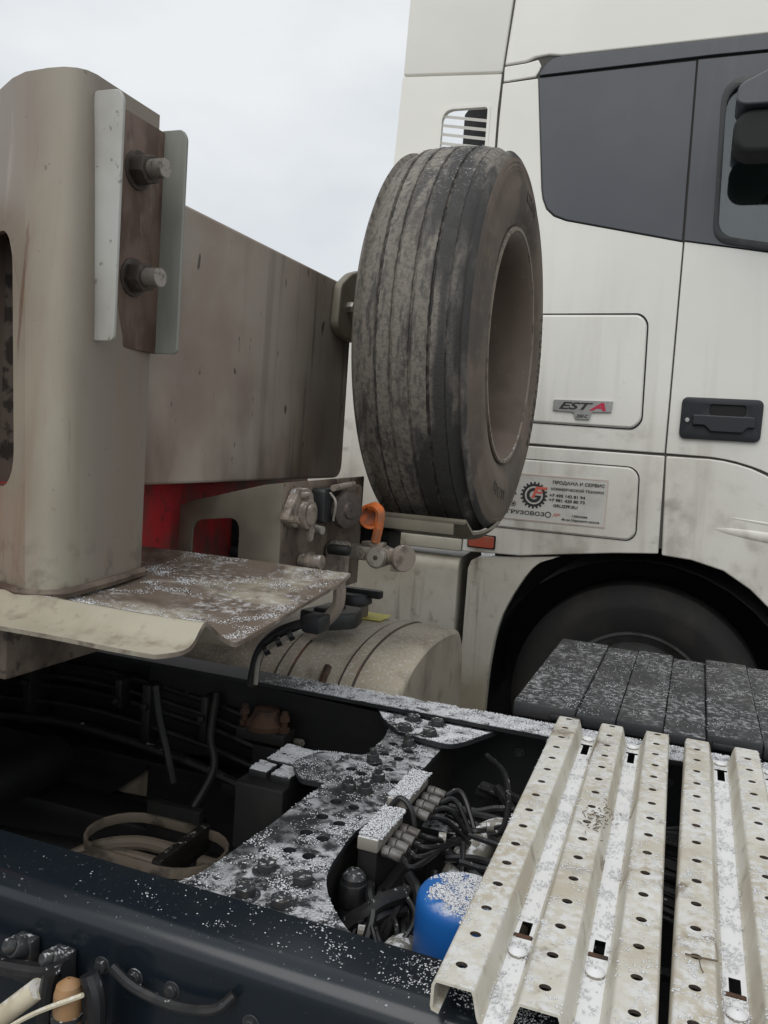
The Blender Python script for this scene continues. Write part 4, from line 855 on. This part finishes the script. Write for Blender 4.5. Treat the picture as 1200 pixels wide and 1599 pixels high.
# fuel tank beyond the far rail
TP = [(1.90, .45), (1.885, .60), (1.888, .80), (1.915, .90), (1.965, .962), (2.05, 1.005), (2.17, 1.030), (2.30, 1.036), (2.45, 1.024), (2.52, 1.0), (2.56, .94), (2.58, .80), (2.57, .55), (2.50, .42), (1.98, .42)]
TPs = [tuple(p) for p in [Vector((a, b)) for a, b in TP]]
tcm = Vector((2.23, .74))
def tring(x, k): return [(x, tcm.x+(p[0]-tcm.x)*k, tcm.y+(p[1]-tcm.y)*k) for p in [(v.x, v.y) for v in catmull([Vector((a, b, 0)) for a, b in TP]+[Vector((*TP[0], 0))], 3)][:-1]]
g = G(); g.rings([tring(x, k) for x, k in ((-2.6, 1), (-.70, 1), (-.672, .995), (-.658, .975), (-.652, .945), (-.655, .88))]); tk = g.build('fuel_tank', m_tank, ch, ang=40)
for xs in (-.80, -.985):
    R = [[(x, a, b) for (_, a, b) in tring(0, k)] for x, k in ((xs-.016, 1.001), (xs-.016, 1.014), (xs+.016, 1.014), (xs+.016, 1.001))]
    g = G(); g.rings(R, cap0=False, cap1=False); g.m = 1; g.mi = [0]*len(g.f); sB = g.build('tank_strap', m_tank, tk)
    for e in (-.019, .019):
        R = [[(x, a, b) for (_, a, b) in tring(0, k)] for x, k in ((xs+e-.004, 1.001), (xs+e-.004, 1.006), (xs+e+.004, 1.006), (xs+e+.004, 1.001))]
        g = G(); g.rings(R, cap0=False, cap1=False); g.build('strap_edge', m_strap, sB)
g = G(); g.prism(rrect(1.905, 1.945, 0, .012, .005), lambda a, b, t: Vector((-.90+b*2+t, a, .90+(a-1.905)*1.0)), .02)
g = G(); g.tube([(-.86, 1.90, .90), (-.862, 1.935, .948), (-.865, 1.975, .98)], .011, n=6); g.build('rust_streak', m_rust, tk)
g = G(); g.prism([(2.33, 0), (2.43, 0), (2.43, .1), (2.33, .1)], lambda a, b, t: Vector((-.99+b*1.3, a, 1.0375+t)), .002); g.build('warning_label', m_yellow, tk)
g = G(); g.cyl((-.965, 2.36, 1.03), (-.965, 2.36, 1.075), .050, n=28); nk = g.build('filler_neck', m_tan, tk, bevel=.003)
g = G(); g.cyl((-.965, 2.36, 1.078), (-.965, 2.36, 1.112), .062, .056, n=28); g.box(-1.02, -.87, 2.345, 2.375, 1.10, 1.125); g.build('filler_cap', m_black, nk, bevel=.005)
g = G(); g.prism(rcorner([(-1.0, 2.05), (-.90, 2.03), (-.845, 2.10), (-.86, 2.19), (-.97, 2.20)], .02), XY(1.103), .045); g.box(-.96, -.90, 2.06, 2.16, 1.10, 1.112); g.build('sender_cover', m_black, tk, bevel=.006)
# cable conduit below the coupling plate
g = G(); g.tube([(-.965, 1.75, .97), (-.955, 1.75, 1.035), (-.935, 1.75, 1.078), (-.895, 1.752, 1.112), (-.84, 1.757, 1.138)], .0135, n=10); cd = g.build('cable_conduit', m_black, ch)
g = G(); g.tube([(-.945, 1.732, .98), (-.94, 1.732, 1.04), (-.915, 1.733, 1.075), (-.87, 1.737, 1.105), (-.82, 1.742, 1.130)], .006, n=8); g.build('pale_cable', m_pipe, cd)
for p in ((-.925, 1.738, 1.066), (-.895, 1.738, 1.092), (-.865, 1.742, 1.110)):
    g = G(); g.cyl(Vector(p)-Vector((.005, .003, .003)), Vector(p)+Vector((.005, .003, .003)), .014, n=12); g.build('conduit_band', m_hose, cd)
g = G(); g.box(-.835, -.79, 1.735, 1.80, 1.122, 1.162); g.build('junction_plug', m_black, cd, bevel=.004)
# things in the dark between the rails
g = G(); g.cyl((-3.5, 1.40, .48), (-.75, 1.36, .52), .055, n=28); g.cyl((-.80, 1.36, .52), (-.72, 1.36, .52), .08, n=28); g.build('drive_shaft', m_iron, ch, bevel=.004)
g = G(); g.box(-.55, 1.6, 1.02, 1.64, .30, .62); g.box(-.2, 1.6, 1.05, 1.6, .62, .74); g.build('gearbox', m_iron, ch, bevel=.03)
g = G(); g.box(-.95, -.845, 1.74, 1.83, .74, .83); g.box(-1.0, -.82, 1.69, 1.83, .70, .74); ba = g.build('bump_stop', m_iron, ch, bevel=.005)
g = G(); g.prism(rcorner([(-.995, 1.73), (-.86, 1.73), (-.86, 1.80), (-.995, 1.80)], .012), XY(.868), .028); fp = g.build('clamp_plate', m_grimy, ba, bevel=.003)
g = G(); g.lathe([(0, .05), (.012, .05), (.03, .035), (.045, .03), (.048, .002)], (-.928, 1.765, .868), (0, 0, 1), 24); g.build('flange', m_rust, ba)
ST = G(); ST.cyl((0, 0, 0), (0, 0, .012), .013, n=6); ST.cyl((0, 0, .012), (0, 0, .05), .008, n=10); ST.cyl((0, 0, .028), (0, 0, .042), .014, .011, n=6); STm = ST.mesh('stud', m_rust)
for x in (-.982, -.873): link('stud', STm, ba, loc=(x, 1.755, .868))
# dark chassis cross tube, suspension arms, air bag, differential, tyres far left
g = G(); g.cyl((-1.50, .95, .70), (-1.50, 1.70, .70), .06, n=24); g.build('cross_tube', m_iron, ch, bevel=.01)
g = G(); g.prism([(-1.333, .05), (-1.333, .56), (-1.331, .705), (.6, .705), (.6, .05)], XZ(1.862), .02); g.prism([(-3.8, .05), (-1.3335, .05), (-1.3335, .555), (-1.45, .548), (-1.335, .640), (-1.335, .705), (-3.8, .705)], XZ(1.862), .02); g.build('dark_screen', m_iron, ch)  # black screen added so the view below the far rail stays dark
g = G(); g.tube([(-.8, 1.60, .60), (-1.3, 1.5, .58), (-2.2, 1.40, .55)], .035, n=12); g.build('torque_rod', m_iron, ch)
g = G(); g.box(-3.4, -1.06, 1.62, 1.74, .50, .62); g.build('leaf_spring', m_iron, ch, bevel=.01)
g = G(); g.lathe([(-.2, .02), (-.2, .2), (-.1, .26), (0, .28), (.1, .26), (.2, .2), (.2, .02)], (-2.6, 1.33, .55), (0, 1, 0), 28); g.build('differential', m_iron, ch)
for y, s in ((.50, -1), (2.16, 1)):
    wheel(ch, (-2.55, y, .53), (0, s, 0), .53, .56, .30, m_rubber, m_iron)
g = G(); g.box(-3.6, -1.5, .95, 1.70, .985, 1.05); g.build('fifth_wheel_base', m_iron, ch, bevel=.01)
g = G(); g.lathe([(0, .10), (0, .43), (-.02, .45), (-.06, .45), (-.06, .10)], (-2.1, 1.33, 1.13), (0, 0, 1), 40); g.build('fifth_wheel', m_iron, ch)
m_dim = mat('dim_fittings', (.017, .0165, .016), .5, layers=[dict(col=(.045, .036, .028), scale=20, lo=.5, hi=.7, fac=.6)])
for k, (y, z, r) in enumerate(((1.80, .90, .009), (1.79, .868, .007), (1.80, .835, .011), (1.77, .80, .008), (1.72, .77, .012))):
    g = G(); g.tube([(-3.2, y, z+.02), (-2.0, y-.01, z-.01), (-1.5, y+.005, z+.012), (-1.15, y, z-.008), (-.95, y-.02, z-.03)], r, n=8); g.build('pipe_run', m_dim if k % 2 else m_hose, ch)
for k in range(5):
    g = G(); x = (-1.10, -1.27, -1.36, -1.66, -1.95)[k]; zl = (.80, .76, .84, .74, .78)[k]; g.box(x-.010-.006*(k % 2), x+.010, 1.755, 1.835, zl, .915); g.cyl((x, 1.753, .86), (x, 1.74, .86), .010, n=6); g.build('pipe_bracket', m_dim, ch, bevel=.003)
for P, r in (([(-1.22, 1.72, .93), (-1.19, 1.70, .86), (-1.15, 1.68, .79), (-1.12, 1.67, .72)], .009), ([(-1.08, 1.78, .92), (-1.06, 1.73, .83), (-1.03, 1.70, .76), (-1.05, 1.62, .66)], .010),
             ([(-.80, 1.60, .80), (-.76, 1.58, .82), (-.73, 1.57, .86), (-.70, 1.60, .90)], .008)):
    g = G(); g.tube(P, r, n=8); g.build('hose', m_dim, ch)
g = G(); g.box(-1.145, -1.0, 1.60, 1.625, .45, .70); g.build('bracket_plate', m_dim, ch, bevel=.004)
g = G(); g.cyl((-.86, 1.70, .80), (-.80, 1.66, .80), .018, n=12); g.cyl((-.80, 1.66, .80), (-.775, 1.645, .80), .012, n=6); g.build('drain_valve', m_dim, ch, bevel=.002)
g = G(); g.cyl((-.86, 1.795, .835), (-.835, 1.78, .84), .010, n=6); g.build('pipe_union', m_alu, ch, bevel=.002)
# tan loop bracket
def stadium(x0, x1, yc, r, n=10, skew=0):
    o = []
    for a in range(-90, 91, 180//n): o.append((x1-r+r*math.cos(rad(a)), yc+r*math.sin(rad(a))))
    for a in range(90, 271, 180//n): o.append((x0+r+r*math.cos(rad(a)), yc+r*math.sin(rad(a))))
    return o
lb = G(); S1 = stadium(-1.16, -.835, 1.435, .092); S2 = stadium(-1.153, -.842, 1.435, .085); lb.plate(S1, [S2], XY(.712), .022); m_loop = mat('loop_metal', (.23, .19, .145), .55, layers=[dict(col=(.05, .04, .032), scale=14, lo=.48, hi=.66, fac=.85)])
lp_ = lb.build('loop_bracket', m_loop, ch, bevel=.002)
for k, (yy, x1) in enumerate(((1.470, -.93), (1.405, -.935))):
    g = G(); g.tube([(-1.22, yy-.13, .625), (-1.15, yy-.05, .660), (-1.07, yy-.01, .675), (-.99, yy, .676), (x1, yy+.004, .672)], .015, n=10); g.build('bent_tube', m_loop, lp_)
for yy in (1.475, 1.405):
    g = G(); g.box(-.915, -.865, yy-.014, yy+.012, .655, .675); g.build('cross_bar', m_loop, lp_, bevel=.004)
g = G(); g.box(-.945, -.922, 1.345, 1.528, .665, .722); g.build('clamp_band', m_grimy, lp_, bevel=.004)
g = G(); g.box(-1.16, -.84, 1.35, 1.52, .60, .612); g.build('loop_floor', m_iron, lp_)
g = G(); g.tube([(-.78, 1.30, .66), (-.72, 1.36, .68), (-.66, 1.42, .66), (-.6, 1.45, .6)], .035, n=12); g.build('coolant_pipe', m_grimy, ch)
# fittings on the outside of the near rail
for x, z in ((-.738, .918), (-.680, .918)):
    g = G(); d = Vector((-.30, -.75, .45)).normalized(); p = Vector((x, .792, z-.006)); g.cyl(p, p+d*.020, .014, n=12); g.cyl(p+d*.020, p+d*.030, .0125, .009, n=6); g.box(x-.016, x+.014, .786, .803, z-.05, z+.008); g.build('air_fitting', m_bolt, ch, bevel=.003)
g = G(); g.tube([(-.78, .735, .805), (-.72, .742, .862), (-.674, .746, .906)], .0125, n=14); g.build('cream_tube', m_cream, ch)
g = G(); g.tube([(-.636, .745, .74), (-.633, .748, .84), (-.632, .749, .912)], .0165, n=18); g.lathe([(0, .0165), (.010, .014), (.016, .006), (.017, .001)], (-.632, .749, .912), (-.05, .05, 1), 18); g.build('amber_tube', m_amber, ch)
g = G(); g.cyl((-.6325, .748, .882), (-.6325, .748, .888), .0182, n=20); g.build('hose_clip', m_bolt, ch)
g = G(); g.tube([(-.72, .722, .845), (-.66, .724, .893), (-.60, .735, .928)], .003, n=6); g.build('zip_strap', m_cream, ch)
g = G(); g.tube([(-.612, .76, .935), (-.598, .757, .90), (-.60, .755, .80)], .012, n=10); g.build('hose', m_hose, ch)
g = G(); g.tube([(-.60, .785, .932), (-.565, .786, .915), (-.51, .787, .910), (-.46, .79, .920), (-.44, .80, .938)], .006, n=8); g.build('hose', m_hose, ch)
g = G(); g.tube([(-.95, .765, .90), (-.80, .768, .895), (-.70, .770, .905), (-.655, .772, .92)], .011, n=10); g.build('hose', m_hose, ch)
g = G(); g.tube([(-.66, .752, .93), (-.665, .752, .90), (-.67, .75, .80)], .010, n=10); g.build('hose', m_hose, ch)

# ================================================================== SNOW GRAINS (real geometry)
OCT = np.array([(1, 0, 0), (-1, 0, 0), (0, 1, 0), (0, -1, 0), (0, 0, 1), (0, 0, -.5)], float)
OF = np.array([(0, 2, 4), (2, 1, 4), (1, 3, 4), (3, 0, 4), (2, 0, 5), (1, 2, 5), (3, 1, 5), (0, 3, 5)])
def inside(px, py, poly):
    c = np.zeros(len(px), bool); n = len(poly)
    for i in range(n):
        (x1, y1), (x2, y2) = poly[i], poly[(i+1) % n]
        k = ((y1 > py) != (y2 > py)) & (px < (x2-x1)*(py-y1)/(y2-y1+1e-12)+x1); c ^= k
    return c
def grains(name, pts, smin, smax, label, m=m_snow, flat=.6):
    n = len(pts); s = RNG.uniform(smin, smax, n)**1.0
    V = OCT[None]*RNG.uniform(.55, 1.2, (n, 6, 1)); a = RNG.uniform(0, 2*np.pi, n); c, s_ = np.cos(a)[:, None], np.sin(a)[:, None]
    x = V[..., 0]*c-V[..., 1]*s_; y = V[..., 0]*s_+V[..., 1]*c; V = np.stack([x, y, V[..., 2]*flat], -1)*s[:, None, None]+np.asarray(pts)[:, None, :]
    Fc = (OF[None]+6*np.arange(n)[:, None, None]).reshape(-1)
    me = bpy.data.meshes.new(name); me.vertices.add(n*6); me.vertices.foreach_set('co', V.reshape(-1)); me.loops.add(len(Fc)); me.loops.foreach_set('vertex_index', Fc.astype(np.int32))
    me.polygons.add(n*8); me.polygons.foreach_set('loop_start', np.arange(0, n*24, 3, dtype=np.int32)); me.polygons.foreach_set('loop_total', np.full(n*8, 3, np.int32))
    me.materials.append(m); me.update(calc_edges=True); me.validate()
    o = bpy.data.objects.new(name, me); COL.objects.link(o); o['kind'] = 'stuff'; o['label'] = label; o['category'] = 'snow'; return o
def field(n, x0, x1, y0, y1, zf, poly=None, holes=(), dens=None, sc=9):
    px = RNG.uniform(x0, x1, n); py = RNG.uniform(y0, y1, n); k = np.ones(n, bool)
    if poly: k &= inside(px, py, poly)
    for hx, hy, r in holes: k &= (px-hx)**2+(py-hy)**2 > r*r
    px, py = px[k], py[k]
    d = np.array([dens(x, y) if dens else 1 for x, y in zip(px, py)]); q = RNG.uniform(0, 1, len(px)) < d; px, py = px[q], py[q]
    return np.stack([px, py, np.array([zf(x, y) for x, y in zip(px, py)])], -1)
nz2 = lambda x, y, s, o=0: noise.noise((x*s+o, y*s, o))*.5+.5
bolts = [(-.538, 1.36), (-.508, 1.362), (-.508, 1.428), (-.551, 1.512), (-.516, 1.627), (-.473, 1.039), (-.529, .975), (-.473, .974), (-.534, 1.045)]
P1 = field(60000, -.70, -.30, .90, 1.76, lambda x, y: .9465, CRr, [(x, y, .011) for x, y in HO]+[(x, y, .015) for x, y in bolts], lambda x, y: min(1, max(0, (nz2(x, y, 26)-.36)*3.2)*max(.15, min(1, (nz2(x, y, 8, 3)-.25)*3))))
grains('snow', P1, .0005, .0021, 'granular snow scattered over the perforated crossmember')
P2 = np.concatenate([field(22000, -.67, -.34, 1.63, 1.75, lambda x, y: .9655, FL, [(x, y, .02) for x, y in ((-.544, 1.735), (-.541, 1.667), (-.484, 1.665), (-.488, 1.735))], lambda x, y: min(1, max(0, (nz2(x, y, 30)-.30)*3))),
    field(60000, -1.0, .62, 1.752, 1.84, lambda x, y: .9815, dens=lambda x, y: min(1, max(0, (x+.95)*2.2))*min(1, max(0, (nz2(x, y, 28)-.28)*2.6)))])
grains('snow', P2, .0006, .0023, 'snow strip along the top of the far frame rail')
P3 = field(24000, -.95, .25, .838, .905, lambda x, y: .9812, dens=lambda x, y: min(1, min(.8, max(.015, (x+.75)*.5))*(max(0, (nz2(x, y, 22)-.5)*3)+.03)+max(0, min(1, (x+.30)*6))*max(0, nz2(x, y, 30, 7)-.30)*2))
grains('snow', P3, .0004, .0017, 'sparse snow flecks on the near dark rail')
def vfield(ridges, Mr, y0, y1, n):
    out_ = []
    for a, b in zip(ridges[:-1], ridges[1:]):
        c = (a+b)/2; S_ = [(c, .987, .0, ), ]
        Q = field(n, c-.017, c+.017, y0, y1, lambda x, y: .9972+.0025*nz2(x, y, 60), dens=lambda x, y: min(.35, max(.03, (nz2(x, y, 30)-.45)*1.6)))
        k = ~((np.abs(Q[:, 0]-c) < .009) & (((Q[:, 1] > .963) & (Q[:, 1] < 1.010)) | ((Q[:, 1] > 1.636) & (Q[:, 1] < 1.702)))); Q = Q[k]
        out_.append(np.array([tuple(Mr @ Vector(p)) for p in Q]))
    for a in ridges:
        Q = field(int(n*.75), a-.022, a+.022, y0, y1, lambda x, y: 1.0305, dens=lambda x, y: max(.0, (nz2(x, y, 34, 5)-.48)*1.8))
        yy = (Q[:, 1]-(y0+.036)+.03015) % .0603-.03015; k = ~((np.abs(Q[:, 0]-a) < .009) & (np.abs(yy) < .008)); Q = Q[k]
        out_.append(np.array([tuple(Mr @ Vector(p)) for p in Q]))
    return np.concatenate(out_)
grains('snow', vfield([-.196, -.1085, -.0195], MA, .80, 1.75, 11000), .0005, .0022, 'grainy snow lying in the channels of the left catwalk plank')
grains('snow', vfield([.047, .137, .227], MB, .81, 1.75, 11000), .0005, .0022, 'grainy snow lying in the channels of the right catwalk plank')
def cz_(x, y): return plate_z(x, y)+.0006
P6 = field(70000, -1.05, -.656, 1.03, 1.57, cz_, dens=lambda x, y: min(1, max(0, (nz2(x, y, 26, 2)-.44)*2.2)*max(0, min(1, (nz2(x, y, 7, 9)-.42)*2.5+max(0, .5-abs(x+.68)*7)+max(0, .45-abs(y-1.10)*5)+max(0, .25-abs(x+1.0)*4)))))
P6 = P6[~((P6[:, 0] < -.955) & (P6[:, 1] < 1.36))]
grains('snow', P6, .0006, .0020, 'snow crumbs on the brown coupling plate')
P7 = field(26000, -.35, .32, 1.89, 2.6, lambda x, y: 1.0065+next((d for a, b, d in fx_ if a <= x <= b), 0), dens=lambda x, y: max(.02, (nz2(x, y, 16, 4)-.48)*1.5))
grains('snow', P7, .0005, .0019, 'thin snow dusting on the black mudguard cover')
P8 = np.concatenate([field(1500, -.449, -.409, 1.187, 1.303, lambda x, y: .9595), field(1700, -.451, -.413, 1.324, 1.453, lambda x, y: .9695)]); P8[:, 2] += RNG.uniform(-.001, .004, len(P8))
grains('snow', P8, .0015, .003, 'white snow caps on the pale valve blocks')
def dome(x, y):
    r = math.hypot(x-bc.x, y-bc.y); return bc.z+.0656-(.0135*(r/.063)**6 if r < .063 else .03)
P9 = field(7000, -.325, -.2, 1.05, 1.18, dome, dens=lambda x, y: min(1, max(0, (x+.300)*20+(nz2(x, y, 40)-.45)*3))*(1 if math.hypot(x-bc.x, y-bc.y) < .060 else 0))
grains('snow', P9, .0008, .0024, 'patch of snow on the blue reservoir cap')
P10 = np.concatenate([field(3500, -.757, -.677, 1.453, 1.544, lambda x, y: .931, dens=lambda x, y: min(1, max(0, (nz2(x, y, 36)-.3)*2.6))), field(1600, -.763, -.674, 1.39, 1.439, lambda x, y: .931, dens=lambda x, y: 0 if -.727 < x < -.713 else min(1, max(0, (nz2(x, y, 36)-.28)*2.8)))])
grains('snow', P10, .001, .0028, 'snow on the lids of the black valve box')
# a little snow on top of the tyre tread
a = RNG.uniform(rad(62), rad(118), 1100); ax_ = RNG.uniform(-.72*hw, .78*hw, 1100); k = RNG.uniform(0, 1, 1100) < np.array([max(0, (nz2(u*3, v*30, 3)-.5)*2.2) for u, v in zip(a, ax_)]); a, ax_ = a[k], ax_[k]
rr = np.array([crown(v/hw) for v in ax_])+.0008
grains('snow', np.stack([TC.x+ax_, TC.y+rr*np.cos(a), TC.z+rr*np.sin(a)], -1), .0018, .0036, 'few snow grains on top of the spare tyre')

PG = field(9000, -2.7, -1.7, 2.65, 3.5, lambda x, y: .004, dens=lambda x, y: max(0, 1-((x+2.18)/.5)**2-((y-3.0)/.42)**2)**.4 if ((x+2.18)/.5)**2+((y-3.0)/.42)**2 < 1 else 0)
grains('snow', PG, .006, .016, 'bright snow patch on the yard seen through the dark frame', flat=.4)

# ================================================================== PLANT DEBRIS
g = G(); g.tube([(.036, .965, 1.032), (.052, .962, 1.034), (.070, .966, 1.033)], .0012, n=5); g.tube([(.05, .962, 1.035), (.052, .945, 1.034), (.055, .938, 1.032)], .0007, n=5)
tw = g.build('twig', m_twig); tag(tw, 'small dark twig lying on the right catwalk plank', 'twig')
g = G()
for i in range(70):
    x, y = -.094+random.gauss(0, .011), 1.275+random.gauss(0, .030); a = random.uniform(0, 6.28); l_ = random.uniform(.002, .009)
    g.tube([(x, y, 1.0325), (x+l_*math.cos(a), y+l_*math.sin(a), 1.0325+random.uniform(0, .002))], .0007, n=4)
dg_ = g.build('dry_grass', m_twig); tag(dg_, 'clump of dry brown plant litter on the left catwalk plank', 'plant litter', kind='stuff')
print('objects', len(bpy.data.objects), 'tris', sum(len(o.data.loop_triangles) if False else len(o.data.polygons) for o in bpy.data.objects if o.type == 'MESH'))
